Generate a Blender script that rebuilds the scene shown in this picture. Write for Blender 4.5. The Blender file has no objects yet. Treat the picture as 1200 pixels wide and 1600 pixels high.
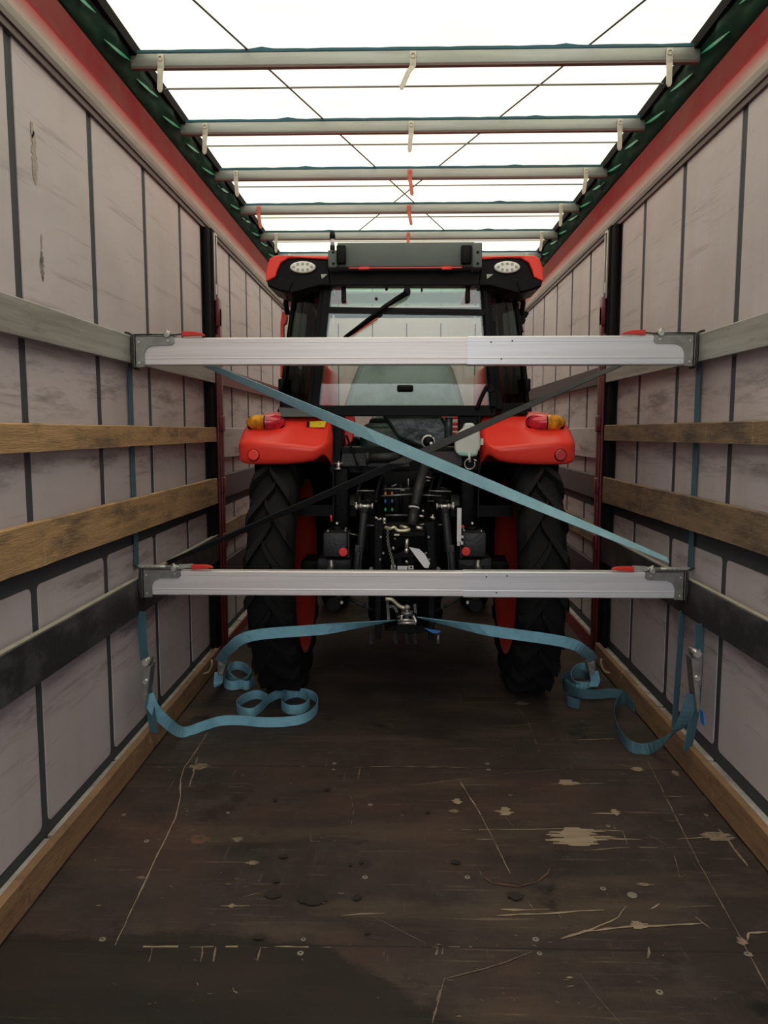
import bpy, bmesh, math, random
from mathutils import Vector, Matrix
random.seed(7)
S = bpy.context.scene
COL = S.collection
PI = math.pi

# ---------------------------------------------------------------- camera, sky, exposure
CAM = Vector((-.036, 0.0, 1.46)); FPX = 1202.0
cd = bpy.data.cameras.new('camera'); cam = bpy.data.objects.new('camera', cd); COL.objects.link(cam)
cd.sensor_fit = 'VERTICAL'; cd.sensor_height = 36.0; cd.lens = FPX/1600*36.0; cd.clip_start = .05
PITCH = math.atan(128/FPX); YAW = math.atan(30/FPX)
cam.location = CAM; cam.rotation_euler = (PI/2-PITCH, 0, YAW)
S.camera = cam
w = bpy.data.worlds.new('sky'); S.world = w; w.use_nodes = True
nt = w.node_tree; nt.nodes.clear()
out = nt.nodes.new('ShaderNodeOutputWorld'); bg = nt.nodes.new('ShaderNodeBackground')
tc = nt.nodes.new('ShaderNodeTexCoord'); sp = nt.nodes.new('ShaderNodeSeparateXYZ')
ramp = nt.nodes.new('ShaderNodeValToRGB')
ramp.color_ramp.elements[0].position = .0; ramp.color_ramp.elements[0].color = (.10, .10, .105, 1)
ramp.color_ramp.elements[1].position = .75; ramp.color_ramp.elements[1].color = (.985, .99, 1.0, 1)
e_ = ramp.color_ramp.elements.new(.08); e_.color = (1.15, 1.15, 1.20, 1)
e_ = ramp.color_ramp.elements.new(.42); e_.color = (.9, .9, .92, 1)
nt.links.new(tc.outputs['Generated'], sp.inputs[0]); nt.links.new(sp.outputs['Z'], ramp.inputs[0])
nt.links.new(ramp.outputs[0], bg.inputs[0]); bg.inputs[1].default_value = 2.3
nt.links.new(bg.outputs[0], out.inputs[0])
S.view_settings.view_transform = 'Standard'; S.view_settings.look = 'None'
S.view_settings.exposure = 0.0; S.view_settings.gamma = 1.0; S.view_settings.use_curve_mapping = False

# ---------------------------------------------------------------- measuring helpers (a sight line cut with a real plane)
R3 = cam.rotation_euler.to_matrix()
def ray(px, py): return R3 @ Vector(((px-600)/FPX, -(py-800)/FPX, -1.0))
def atY(px, py, Y):
    d = ray(px, py); return CAM + d*((Y-CAM.y)/d.y)
def atX(px, py, X):
    d = ray(px, py); return CAM + d*((X-CAM.x)/d.x)
def atZ(px, py, Z):
    d = ray(px, py); return CAM + d*((Z-CAM.z)/d.z)

# ---------------------------------------------------------------- materials
M = {}
def mat(name, col, rough=.5, metal=0.0, col2=None, scale=6.0, amt=.5, stretch=(1,1,1), bump=0.0, bscale=60.0, spec=.5,
        coat=0.0, emit=None, alpha=None, lo=.4, hi=.65, trans=0.0):
    m = bpy.data.materials.new(name); m.use_nodes = True; n = m.node_tree; b = n.nodes['Principled BSDF']
    b.inputs['Base Color'].default_value = (*col, 1); b.inputs['Roughness'].default_value = rough
    b.inputs['Metallic'].default_value = metal; b.inputs['Specular IOR Level'].default_value = spec
    b.inputs['Coat Weight'].default_value = coat
    if coat: b.inputs['Coat Roughness'].default_value = .08
    b.inputs['Transmission Weight'].default_value = trans
    t = n.nodes.new('ShaderNodeTexCoord'); mp = n.nodes.new('ShaderNodeMapping'); mp.inputs['Scale'].default_value = stretch
    n.links.new(t.outputs['Object'], mp.inputs[0])
    c2 = col2 if col2 else tuple(c*.8 for c in col)
    nz = n.nodes.new('ShaderNodeTexNoise'); nz.inputs['Scale'].default_value = scale; nz.inputs['Detail'].default_value = 6
    nz.inputs['Roughness'].default_value = .62
    n.links.new(mp.outputs[0], nz.inputs[0])
    cr = n.nodes.new('ShaderNodeMapRange'); cr.inputs[1].default_value = lo; cr.inputs[2].default_value = hi
    cr.inputs[3].default_value = 0; cr.inputs[4].default_value = amt
    n.links.new(nz.outputs[0], cr.inputs[0])
    mx = n.nodes.new('ShaderNodeMix'); mx.data_type = 'RGBA'
    mx.inputs[6].default_value = (*col, 1); mx.inputs[7].default_value = (*c2, 1)
    n.links.new(cr.outputs[0], mx.inputs[0]); n.links.new(mx.outputs[2], b.inputs['Base Color'])
    if bump:
        bn = n.nodes.new('ShaderNodeTexNoise'); bn.inputs['Scale'].default_value = bscale; bn.inputs['Detail'].default_value = 3
        n.links.new(mp.outputs[0], bn.inputs[0])
        bp = n.nodes.new('ShaderNodeBump'); bp.inputs['Strength'].default_value = bump; bp.inputs['Distance'].default_value = .01
        n.links.new(bn.outputs[0], bp.inputs['Height']); n.links.new(bp.outputs[0], b.inputs['Normal'])
    m['mix'] = mx.name
    M[name] = m
    return m
def layer(m, col, scale, stretch, lo, hi, amt, zband=None, loc=(0,0,0)):
    """one more layer of dirt or wear over the colour; zband = list of (z, halfheight)"""
    n = m.node_tree; b = n.nodes['Principled BSDF']; src = b.inputs['Base Color'].links[0].from_socket
    t = n.nodes.new('ShaderNodeTexCoord'); mp = n.nodes.new('ShaderNodeMapping'); mp.inputs['Scale'].default_value = stretch
    mp.inputs['Location'].default_value = loc
    n.links.new(t.outputs['Object'], mp.inputs[0])
    nz = n.nodes.new('ShaderNodeTexNoise'); nz.inputs['Scale'].default_value = scale; nz.inputs['Detail'].default_value = 8
    nz.inputs['Roughness'].default_value = .68
    n.links.new(mp.outputs[0], nz.inputs[0])
    cr = n.nodes.new('ShaderNodeMapRange'); cr.inputs[1].default_value = lo; cr.inputs[2].default_value = hi
    cr.inputs[4].default_value = amt; n.links.new(nz.outputs[0], cr.inputs[0])
    fac = cr.outputs[0]
    if zband:
        sx = n.nodes.new('ShaderNodeSeparateXYZ'); n.links.new(t.outputs['Object'], sx.inputs[0])
        acc = None
        for z, h in zband:
            a = n.nodes.new('ShaderNodeMath'); a.operation = 'SUBTRACT'; n.links.new(sx.outputs[2], a.inputs[0]); a.inputs[1].default_value = z
            c = n.nodes.new('ShaderNodeMath'); c.operation = 'ABSOLUTE'; n.links.new(a.outputs[0], c.inputs[0])
            r = n.nodes.new('ShaderNodeMapRange'); r.inputs[1].default_value = h; r.inputs[2].default_value = h*.3
            n.links.new(c.outputs[0], r.inputs[0])
            if acc is None: acc = r.outputs[0]
            else:
                x = n.nodes.new('ShaderNodeMath'); x.operation = 'MAXIMUM'; n.links.new(acc, x.inputs[0]); n.links.new(r.outputs[0], x.inputs[1]); acc = x.outputs[0]
        x = n.nodes.new('ShaderNodeMath'); x.operation = 'MULTIPLY'; n.links.new(acc, x.inputs[0]); n.links.new(fac, x.inputs[1]); fac = x.outputs[0]
    mx = n.nodes.new('ShaderNodeMix'); mx.data_type = 'RGBA'; mx.inputs[7].default_value = (*col, 1)
    n.links.new(src, mx.inputs[6]); n.links.new(fac, mx.inputs[0]); n.links.new(mx.outputs[2], b.inputs['Base Color'])
    return m

mat('curtain', (.54,.485,.515), .62, col2=(.41,.365,.385), scale=2.2, amt=.7, stretch=(1,.5,1), lo=.4, hi=.7)
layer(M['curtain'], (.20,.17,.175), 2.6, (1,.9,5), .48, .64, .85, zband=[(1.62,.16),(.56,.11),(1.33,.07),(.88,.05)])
layer(M['curtain'], (.25,.20,.20), 2.4, (1,.4,8), .56, .70, .75)
layer(M['curtain'], (.42,.36,.35), 1.4, (1,2.0,.25), .5, .72, .6, loc=(3,1,0))
mat('curtain_seam', (.065,.07,.08), .7, spec=.2)
mat('curtain_stain', (.33,.28,.23), .8, col2=(.42,.38,.33), scale=30, amt=1)
mat('curtain_mark', (.10,.09,.10), .8, col2=(.3,.26,.26), scale=25, amt=1)
mat('beam_red', (.24,.010,.016), .85, spec=.06, col2=(.22,.045,.04), scale=5, amt=.8)
layer(M['beam_red'], (.26,.20,.185), .9, (1,.35,1), .3, .5, .22)
mat('beam_pale', (.55,.52,.48), .55, col2=(.40,.36,.34), scale=8, amt=.7, stretch=(1,.3,2))
layer(M['beam_pale'], (.50,.035,.04), 2.0, (1,.4,1), .2, .4, 1.0, zband=[(2.825,.085)])
layer(M['beam_pale'], (.14,.12,.12), 9, (1,1,2), .66, .7, .8)
mat('dark_rubber', (.018,.018,.02), .6, bump=.2)
mat('seal_brown', (.07,.035,.035), .5)
mat('green_tarp', (.006,.045,.026), .6, spec=.12, col2=(.004,.025,.016), scale=5, amt=1, bump=.3, bscale=8)
mat('green_edge', (.03,.32,.18), .45)
mat('alu_bow', (.42,.45,.44), .45, .35, col2=(.32,.33,.33), scale=5, amt=.7, stretch=(.5,4,4))
mat('bow_under', (.16,.10,.095), .6)
mat('blue_trim', (.01,.10,.15), .55)
mat('clip_plastic', (.62,.60,.52), .45, col2=(.5,.46,.4), scale=20)
mat('clip_red', (.62,.16,.12), .45)
mat('cable', (.10,.10,.10), .5, .5)
mat('slat_wood', (.47,.29,.14), .7, col2=(.31,.185,.09), scale=3.2, amt=.9, stretch=(1,.8,12), bump=.35, bscale=26)
layer(M['slat_wood'], (.09,.065,.05), 3, (1,1.2,4), .50, .66, .8)
layer(M['slat_wood'], (.62,.46,.25), 6, (1,4.5,1), .6, .68, .5)
mat('slat_wood_aged', (.26,.17,.10), .75, col2=(.17,.105,.065), scale=3.2, amt=.9, stretch=(1,.8,12), bump=.35, bscale=26)
layer(M['slat_wood_aged'], (.06,.045,.04), 3, (1,1.2,4), .47, .64, .8)
layer(M['slat_wood_aged'], (.50,.36,.20), 6, (1,5,1), .6, .68, .5)
mat('alu_slat', (.37,.365,.34), .45, .35, col2=(.24,.235,.225), scale=3, amt=.9, stretch=(1,.7,14), bump=.1)
layer(M['alu_slat'], (.12,.10,.10), 5, (1,1,3), .58, .7, .5)
mat('dark_slat', (.035,.034,.038), .45, .2, col2=(.13,.125,.125), scale=5, amt=.9, stretch=(1,1,1.6), bump=.15, lo=.48, hi=.72)
mat('slat_top_dust', (.42,.38,.31), .8, col2=(.25,.22,.19), scale=14)
mat('kick_wood', (.29,.165,.08), .75, col2=(.18,.10,.055), scale=4, amt=.9, stretch=(1,.9,9), bump=.4, bscale=24)
layer(M['kick_wood'], (.55,.42,.27), 7, (1,1,1), .62, .68, .7)
layer(M['kick_wood'], (.07,.045,.03), 5, (1,2,3), .55, .68, .6)
mat('rail_dusty', (.50,.49,.45), .7, col2=(.25,.22,.2), scale=9, amt=.8)
mat('rail_red', (.22,.03,.035), .5)
mat('post_red', (.13,.012,.016), .42, col2=(.06,.008,.01), scale=7)
mat('post_black', (.008,.008,.009), .85, spec=.1)
mat('steel_bare', (.50,.47,.44), .4, .7)
mat('aluminium', (.78,.745,.765), .38, .35, col2=(.66,.62,.64), scale=2, amt=.7, stretch=(.6,1,30))
mat('aluminium_sleeve', (.74,.75,.81), .36, .4, col2=(.64,.64,.69), scale=2, amt=.7, stretch=(.6,1,30))
mat('galvanised', (.36,.36,.34), .38, .75, col2=(.24,.24,.23), scale=22, amt=.8)
mat('lever_zinc', (.52,.54,.49), .35, .6, col2=(.38,.39,.36), scale=30, amt=.7)
mat('grip_red', (.68,.035,.025), .4)
mat('strap_blue', (.22,.49,.62), .75, col2=(.16,.38,.50), scale=14, amt=.8, bump=.3, bscale=300)
layer(M['strap_blue'], (.05,.10,.15), 5, (1,1,1), .62, .7, .5)
mat('strap_blue_lit', (.34,.60,.70), .75, col2=(.27,.51,.61), scale=14, amt=.8, bump=.3, bscale=300)  # brighter copy of strap_blue, stronger light on the diagonal put into its colour
layer(M['strap_blue_lit'], (.08,.15,.2), 5, (1,1,1), .62, .7, .4)
mat('strap_faded_shade', (.055,.135,.175), .8, col2=(.04,.10,.13), scale=10, amt=.8)  # faded webbing, colour darkened further for the shade along the walls
mat('strap_black', (.022,.024,.03), .7, bump=.2, bscale=200)
mat('strap_label', (.02,.16,.50), .5)
mat('hook_brass', (.62,.5,.26), .35, .7)

# floor: brown coated plywood
fm = mat('floor_ply', (.060,.045,.039), .6, col2=(.033,.026,.024), scale=2.2, amt=1, bump=.25, bscale=220, spec=.14, lo=.35, hi=.65)
layer(fm, (.105,.075,.055), 1.6, (.5,2.2,1), .50, .66, .8)
layer(fm, (.23,.17,.125), 12, (.22,5.0,1), .60, .68, .6)
layer(fm, (.085,.072,.062), 5, (1,1,1), .5, .7, .6, loc=(7,2,0))
layer(fm, (.17,.13,.10), 11, (5,.3,1), .62, .70, .5, loc=(2,5,0))
layer(fm, (.012,.011,.011), 2.3, (1,1,1), .60, .68, .8, loc=(1,0,3))
layer(fm, (.34,.27,.20), 45, (1,1.6,1), .66, .71, .75)
layer(fm, (.10,.055,.045), .9, (1,1.5,1), .48, .62, .45, loc=(4,4,0))
mat('bare_ply', (.36,.28,.19), .7, col2=(.26,.19,.125), scale=20, amt=.9, stretch=(.3,2,1))
mat('scratch_ply', (.27,.20,.14), .7, col2=(.10,.075,.055), scale=45, amt=.9)
# darker area with a streaky edge on the front board
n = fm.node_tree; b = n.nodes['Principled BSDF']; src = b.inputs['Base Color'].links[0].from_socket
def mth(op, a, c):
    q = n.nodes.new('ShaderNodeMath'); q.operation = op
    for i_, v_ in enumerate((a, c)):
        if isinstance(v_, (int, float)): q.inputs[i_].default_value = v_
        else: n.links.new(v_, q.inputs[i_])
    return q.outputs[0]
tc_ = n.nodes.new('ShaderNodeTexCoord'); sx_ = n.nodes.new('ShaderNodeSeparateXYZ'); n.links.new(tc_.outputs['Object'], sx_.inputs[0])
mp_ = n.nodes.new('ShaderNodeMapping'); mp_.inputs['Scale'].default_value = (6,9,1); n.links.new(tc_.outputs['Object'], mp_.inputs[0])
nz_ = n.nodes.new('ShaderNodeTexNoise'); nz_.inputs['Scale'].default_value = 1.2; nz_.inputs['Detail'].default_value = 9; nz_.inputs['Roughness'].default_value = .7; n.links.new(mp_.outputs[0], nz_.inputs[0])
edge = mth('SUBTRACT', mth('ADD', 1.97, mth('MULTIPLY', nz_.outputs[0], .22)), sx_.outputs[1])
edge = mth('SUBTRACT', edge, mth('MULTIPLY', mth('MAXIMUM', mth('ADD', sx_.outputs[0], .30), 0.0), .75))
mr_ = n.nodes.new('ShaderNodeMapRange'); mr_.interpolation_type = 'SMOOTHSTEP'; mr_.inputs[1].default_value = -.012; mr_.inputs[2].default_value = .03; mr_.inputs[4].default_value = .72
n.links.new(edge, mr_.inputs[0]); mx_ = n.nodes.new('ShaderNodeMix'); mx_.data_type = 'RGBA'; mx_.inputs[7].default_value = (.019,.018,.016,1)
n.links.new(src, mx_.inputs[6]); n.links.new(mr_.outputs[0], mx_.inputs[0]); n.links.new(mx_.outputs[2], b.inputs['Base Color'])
mat('dark_ply', (.030,.026,.024), .6, col2=(.048,.038,.034), scale=3, amt=1, bump=.2, bscale=200, spec=.14)  # darker tone of the floor plywood
layer(M['dark_ply'], (.12,.09,.065), 12, (.22,5.0,1), .64, .72, .6)
mat('floor_oil', (.036,.030,.026), .6, spec=.14)
mat('rust_mark', (.16,.075,.045), .7, col2=(.06,.04,.03), scale=40, amt=1)
mat('screw_head', (.30,.27,.22), .4, .3)
mat('headboard', (.64,.53,.53), .6, col2=(.56,.46,.46), scale=1.5)

# tractor
mat('orange_paint', (1.0,.050,.032), .28, coat=.0, spec=.5, col2=(.93,.055,.03), scale=2, amt=.4)
mat('rim_orange', (.62,.05,.03), .4)
mat('black_plastic', (.007,.007,.008), .5, spec=.2)
mat('frame_black', (.004,.004,.005), .42, spec=.14)
mat('grey_plastic', (.125,.15,.15), .5)
mat('grey_cast', (.018,.019,.023), .5, bump=.3)
mat('dark_cast', (.005,.005,.006), .55, bump=.3, spec=.14)
mat('tyre_rubber', (.011,.011,.012), .75, spec=.16, bump=.3, bscale=40)
mat('bottle_white', (.72,.76,.73), .4, col2=(.6,.66,.64))
mat('bottle_fluid', (.35,.60,.54), .4)
mat('lens_amber', (1,.46,.02), .12, coat=.5, col2=(.45,.12,.01), scale=18, amt=1, stretch=(1,1,1))
mat('lens_red', (.82,.02,.05), .12, coat=.5, col2=(.25,.005,.02), scale=18, amt=1)
mat('reflector', (.55,.02,.02), .2, coat=1)
mat('cap_red', (.92,.05,.04), .4)
mat('lamp_white', (.95,.95,.93), .25, coat=.6)
mat('lamp_led', (.42,.42,.41), .3)
mat('silver', (.72,.71,.68), .28, .8)
mat('silver_yellow', (.62,.58,.42), .35, .6)
mat('label_yellow', (.85,.58,.02), .4)
mat('label_white', (.80,.79,.86), .5)
mat('seat_cover', (.72,.86,.81), .35, col2=(.45,.58,.54), scale=5, amt=1, bump=.4, bscale=9)
mat('seat_dark', (.02,.035,.032), .3, col2=(.06,.10,.09), scale=6, amt=1, bump=.8, bscale=12)
mat('violet_grey', (.05,.035,.048), .5)
mat('cap_orange', (.55,.16,.02), .4); mat('cap_blue', (.02,.09,.35), .4); mat('cap_green', (.01,.28,.14), .4)

def glass(name, tint, gl=.12, dens=1.0):
    m = bpy.data.materials.new(name); m.use_nodes = True; n = m.node_tree; n.nodes.clear()
    o = n.nodes.new('ShaderNodeOutputMaterial'); a = n.nodes.new('ShaderNodeBsdfTransparent'); g = n.nodes.new('ShaderNodeBsdfGlossy')
    a.inputs[0].default_value = (*tint, 1); g.inputs[1].default_value = .03; g.inputs[0].default_value = (.9,1,.97,1)
    lw = n.nodes.new('ShaderNodeLayerWeight'); lw.inputs[0].default_value = .5
    pw = n.nodes.new('ShaderNodeMath'); pw.operation = 'POWER'; n.links.new(lw.outputs['Facing'], pw.inputs[0]); pw.inputs[1].default_value = 5
    f = n.nodes.new('ShaderNodeMapRange'); n.links.new(pw.outputs[0], f.inputs[0]); f.inputs[3].default_value = .045; f.inputs[4].default_value = 1
    x = n.nodes.new('ShaderNodeMixShader'); n.links.new(f.outputs[0], x.inputs[0])
    n.links.new(a.outputs[0], x.inputs[1]); n.links.new(g.outputs[0], x.inputs[2]); n.links.new(x.outputs[0], o.inputs[0]); M[name] = m
glass('cab_glass', (.95,.98,.965)); glass('roof_glass', (.66,.84,.78)); glass('side_glass', (.13,.18,.18))
# roof sheet: light comes through it
m = bpy.data.materials.new('roof_sheet'); m.use_nodes = True; n = m.node_tree; n.nodes.clear()
o = n.nodes.new('ShaderNodeOutputMaterial'); tr = n.nodes.new('ShaderNodeBsdfTranslucent'); df = n.nodes.new('ShaderNodeBsdfDiffuse')
x = n.nodes.new('ShaderNodeMixShader'); x.inputs[0].default_value = .35
tcn = n.nodes.new('ShaderNodeTexCoord'); mpn = n.nodes.new('ShaderNodeMapping'); mpn.inputs['Scale'].default_value = (1.2,3.0,1)
nz = n.nodes.new('ShaderNodeTexNoise'); nz.inputs['Scale'].default_value = 1.5; nz.inputs['Detail'].default_value = 6
cr = n.nodes.new('ShaderNodeValToRGB'); cr.color_ramp.elements[0].position = .35; cr.color_ramp.elements[0].color = (.95,.89,.63,1)
cr.color_ramp.elements[1].position = .6; cr.color_ramp.elements[1].color = (.99,.96,.77,1)
n.links.new(tcn.outputs['Object'], mpn.inputs[0]); n.links.new(mpn.outputs[0], nz.inputs[0]); n.links.new(nz.outputs[0], cr.inputs[0])
n.links.new(cr.outputs[0], tr.inputs[0]); df.inputs[0].default_value = (.85,.83,.77,1)
n.links.new(tr.outputs[0], x.inputs[1]); n.links.new(df.outputs[0], x.inputs[2]); n.links.new(x.outputs[0], o.inputs[0]); M['roof_sheet'] = m
mat('roof_seam', (.20,.21,.20), .7)

# ---------------------------------------------------------------- mesh helpers
class MB:
    def __init__(s, *mats): s.bm = bmesh.new(); s.mats = list(mats) or []; s.mi = 0
    def use(s, i): s.mi = i; return s
    def _fin(s, faces, smooth=False):
        for f in faces: f.material_index = s.mi; f.smooth = smooth
    def box(s, c, d, rot=None, bev=0.0, seg=2):
        c = Vector(c); r = bmesh.ops.create_cube(s.bm, size=1.0)
        vs = r['verts']
        for v in vs: v.co = Vector((v.co.x*d[0], v.co.y*d[1], v.co.z*d[2]))
        fs = set(f for v in vs for f in v.link_faces)
        if bev > 0:
            es = list(set(e for v in vs for e in v.link_edges))
            rb = bmesh.ops.bevel(s.bm, geom=es, offset=min(bev, min(d)*.45), segments=seg, affect='EDGES', profile=.5)
            fs = set(rb['faces'])
            vs = list(set(v for f in fs for v in f.verts))
            fs = set(f for v in vs for f in v.link_faces); vs = list(set(v for f in fs for v in f.verts))
        if rot is not None:
            for v in vs: v.co = rot @ v.co
        for v in vs: v.co += c
        s._fin(fs, bev > 0); return s
    def b2(s, a, b, bev=0.0):
        a, b = Vector(a), Vector(b)
        return s.box((a+b)/2, [max(abs(b[i]-a[i]), 1e-4) for i in range(3)], bev=bev)
    def tube(s, pts, r, n=10, cap=True, smooth=True):
        pts = [Vector(p) for p in pts]; rings = []
        rr = r if isinstance(r, (list, tuple)) else [r]*len(pts)
        up = None
        for i, p in enumerate(pts):
            t = (pts[min(i+1, len(pts)-1)] - pts[max(i-1, 0)])
            if t.length < 1e-9: t = Vector((0,0,1))
            t.normalize()
            if up is None: up = Vector((0,0,1)) if abs(t.z) < .9 else Vector((1,0,0))
            u = t.cross(up)
            if u.length < 1e-6: u = t.orthogonal()
            u.normalize(); v = u.cross(t); up = v
            rings.append([s.bm.verts.new(p + (u*math.cos(a)+v*math.sin(a))*rr[i]) for a in (2*PI*k/n for k in range(n))])
        fs = []
        for i in range(len(rings)-1):
            for k in range(n):
                fs.append(s.bm.faces.new((rings[i][k], rings[i][(k+1)%n], rings[i+1][(k+1)%n], rings[i+1][k])))
        s._fin(fs, smooth)
        if cap: s._fin([s.bm.faces.new(rings[0][::-1]), s.bm.faces.new(rings[-1])], False)
        return s
    def ribbon(s, pts, wv, th=.002):
        """flat strap: pts = centre line, wv = half-width vector(s)"""
        pts = [Vector(p) for p in pts]; L = []
        ws = [Vector(q) for q in wv] if isinstance(wv, list) else [Vector(wv)]*len(pts)
        for i, p in enumerate(pts):
            t = (pts[min(i+1, len(pts)-1)] - pts[max(i-1, 0)]).normalized(); nn = t.cross(ws[i]).normalized()*th/2
            L.append([s.bm.verts.new(q) for q in (p-ws[i]-nn, p+ws[i]-nn, p+ws[i]+nn, p-ws[i]+nn)])
        fs = []
        for i in range(len(L)-1):
            for k in range(4): fs.append(s.bm.faces.new((L[i][k], L[i][(k+1)%4], L[i+1][(k+1)%4], L[i+1][k])))
        s._fin(fs, False); s._fin([s.bm.faces.new(L[0][::-1]), s.bm.faces.new(L[-1])], False); return s
    def prism(s, poly, off, smooth=False):
        """poly = 3-D outline, extruded by vector off"""
        off = Vector(off); a = [s.bm.verts.new(Vector(p)) for p in poly]; b = [s.bm.verts.new(Vector(p)+off) for p in poly]
        fs = [s.bm.faces.new(a[::-1]), s.bm.faces.new(b)]; n = len(a)
        side = [s.bm.faces.new((a[i], a[(i+1)%n], b[(i+1)%n], b[i])) for i in range(n)]
        s._fin(fs, False); s._fin(side, smooth); return s
    def poly(s, pts):
        s._fin([s.bm.faces.new([s.bm.verts.new(Vector(p)) for p in pts])]); return s
    def disc(s, c, nrm, r, h, n=20, bev=True, ry=None):
        """low rounded disc standing on c along nrm"""
        c = Vector(c); nrm = Vector(nrm).normalized(); u = nrm.orthogonal().normalized() if abs(nrm.y) < .9 else Vector((1,0,0))
        v = nrm.cross(u).normalized(); ry = ry or r
        prof = [(1,0),(1,.6),(.93,.9),(.8,1)] if bev else [(1,0),(1,1)]
        rings = [[s.bm.verts.new(c+u*math.cos(a)*r*k+v*math.sin(a)*ry*k+nrm*h*z) for a in (2*PI*i/n for i in range(n))] for k, z in prof]
        fs = []
        for i in range(len(rings)-1):
            for k in range(n): fs.append(s.bm.faces.new((rings[i][k], rings[i][(k+1)%n], rings[i+1][(k+1)%n], rings[i+1][k])))
        s._fin(fs, True); s._fin([s.bm.faces.new(rings[0][::-1]), s.bm.faces.new(rings[-1])]); return s
    def lathe(s, prof, c, ax='X', n=48):
        """prof = (radius, along axis); ring around c"""
        c = Vector(c); rings = []
        for r, h in prof:
            ring = []
            for k in range(n):
                a = 2*PI*k/n
                if ax == 'X': p = Vector((h, math.cos(a)*r, math.sin(a)*r))
                elif ax == 'Z': p = Vector((math.cos(a)*r, math.sin(a)*r, h))
                else: p = Vector((math.cos(a)*r, h, math.sin(a)*r))
                ring.append(s.bm.verts.new(c+p))
            rings.append(ring)
        fs = []
        for i in range(len(rings)-1):
            for k in range(n): fs.append(s.bm.faces.new((rings[i][k], rings[i][(k+1)%n], rings[i+1][(k+1)%n], rings[i+1][k])))
        s._fin(fs, True); return s
    def grid(s, rows, smooth=True):
        V = [[s.bm.verts.new(Vector(p)) for p in r] for r in rows]; fs = []
        for i in range(len(V)-1):
            for k in range(len(V[0])-1): fs.append(s.bm.faces.new((V[i][k], V[i][k+1], V[i+1][k+1], V[i+1][k])))
        s._fin(fs, smooth); return s
    def ring(s, c, nrm, R, r, n=24, a0=0, a1=2*PI):
        c = Vector(c); nrm = Vector(nrm).normalized(); u = nrm.orthogonal().normalized(); v = nrm.cross(u)
        return s.tube([c+(u*math.cos(a0+(a1-a0)*i/n)+v*math.sin(a0+(a1-a0)*i/n))*R for i in range(n+1)], r, n=8)
    def build(s, name, parent=None, sub=0, solid=0.0, bevel=0.0):
        bmesh.ops.recalc_face_normals(s.bm, faces=s.bm.faces[:])
        me = bpy.data.meshes.new(name); s.bm.to_mesh(me); s.bm.free()
        for q in s.mats: me.materials.append(M[q])
        o = bpy.data.objects.new(name, me); COL.objects.link(o)
        if solid:
            d = o.modifiers.new('s', 'SOLIDIFY'); d.thickness = solid; d.offset = 0
        if bevel:
            d = o.modifiers.new('b', 'BEVEL'); d.width = bevel; d.segments = 3; d.limit_method = 'ANGLE'
        if sub:
            d = o.modifiers.new('u', 'SUBSURF'); d.levels = sub; d.render_levels = sub
        if parent is not None:
            o.parent = parent
            p = parent; off = Vector((0,0,0))
            while p is not None: off += p.location; p = p.parent
            o.location = -off          # shapes are written in world metres; parents only carry a base point
        return o
def thing(name, loc, label, cat, group=None):
    o = bpy.data.objects.new(name, None); COL.objects.link(o); o.location = loc; o.empty_display_size = .1
    o['label'] = label; o['category'] = cat
    if group: o['group'] = group
    return o
def tag(o, label, cat, group=None):
    o['label'] = label; o['category'] = cat
    if group: o['group'] = group
    return o
def struct(o): o['kind'] = 'structure'; return o
def lab(o, s): o['label'] = s; return o
def smooth_path(pts, k=6):
    pts = [Vector(p) for p in pts]; P = [pts[0]*2-pts[1]] + pts + [pts[-1]*2-pts[-2]]; out = []
    for i in range(1, len(P)-2):
        a, b, c, d = P[i-1], P[i], P[i+1], P[i+2]
        for j in range(k):
            t = j/k
            out.append(.5*((2*b)+(c-a)*t+(2*a-5*b+4*c-d)*t*t+(3*b-a-3*c+d)*t**3))
    out.append(pts[-1]); return out

# ---------------------------------------------------------------- the trailer: shell
Y0, Y1 = -1.0, 9.2
WX = 1.255; ROOFZ = 3.045
POSTY = 4.88
# floor with its joints, screws and worn-off scars
f = MB('floor_ply','bare_ply','scratch_ply','floor_oil','rust_mark','screw_head','dark_ply')
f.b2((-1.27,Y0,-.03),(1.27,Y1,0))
zc = [0.0006]
def Zp(px, py): zc[0] += .00001; return atZ(px, py, zc[0])
def scratch(pts, wpx=2.0, m=2, jit=.25, dash=0.0):
    """thin worn line on the floor; pts in the frame of the photograph, width in millimetres"""
    P = [Zp(*p) for p in pts]; z = P[0].z
    Q = []
    for a, b in zip(P, P[1:]):
        k = max(2, int((b-a).length/.03))
        for j in range(k): Q.append(a.lerp(b, j/k))
    Q.append(P[-1]); f.use(m)
    prev = None
    for i, q in enumerate(Q):
        t = (Q[min(i+1,len(Q)-1)]-Q[max(i-1,0)]); t.z = 0; t.normalize(); nn = Vector((-t.y, t.x, 0))
        e = min(i, len(Q)-1-i)
        wd = wpx*.001*(.35 if e == 0 else 1)*random.uniform(1-jit*2, 1+jit)
        jt = nn*random.uniform(-.3,.3)*wpx*.001
        cur = (q+nn*wd/2+jt, q-nn*wd/2+jt)
        for c in cur: c.z = z
        if prev and random.random() > dash: f.poly((prev[0], prev[1], cur[1], cur[0]))
        prev = cur
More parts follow.
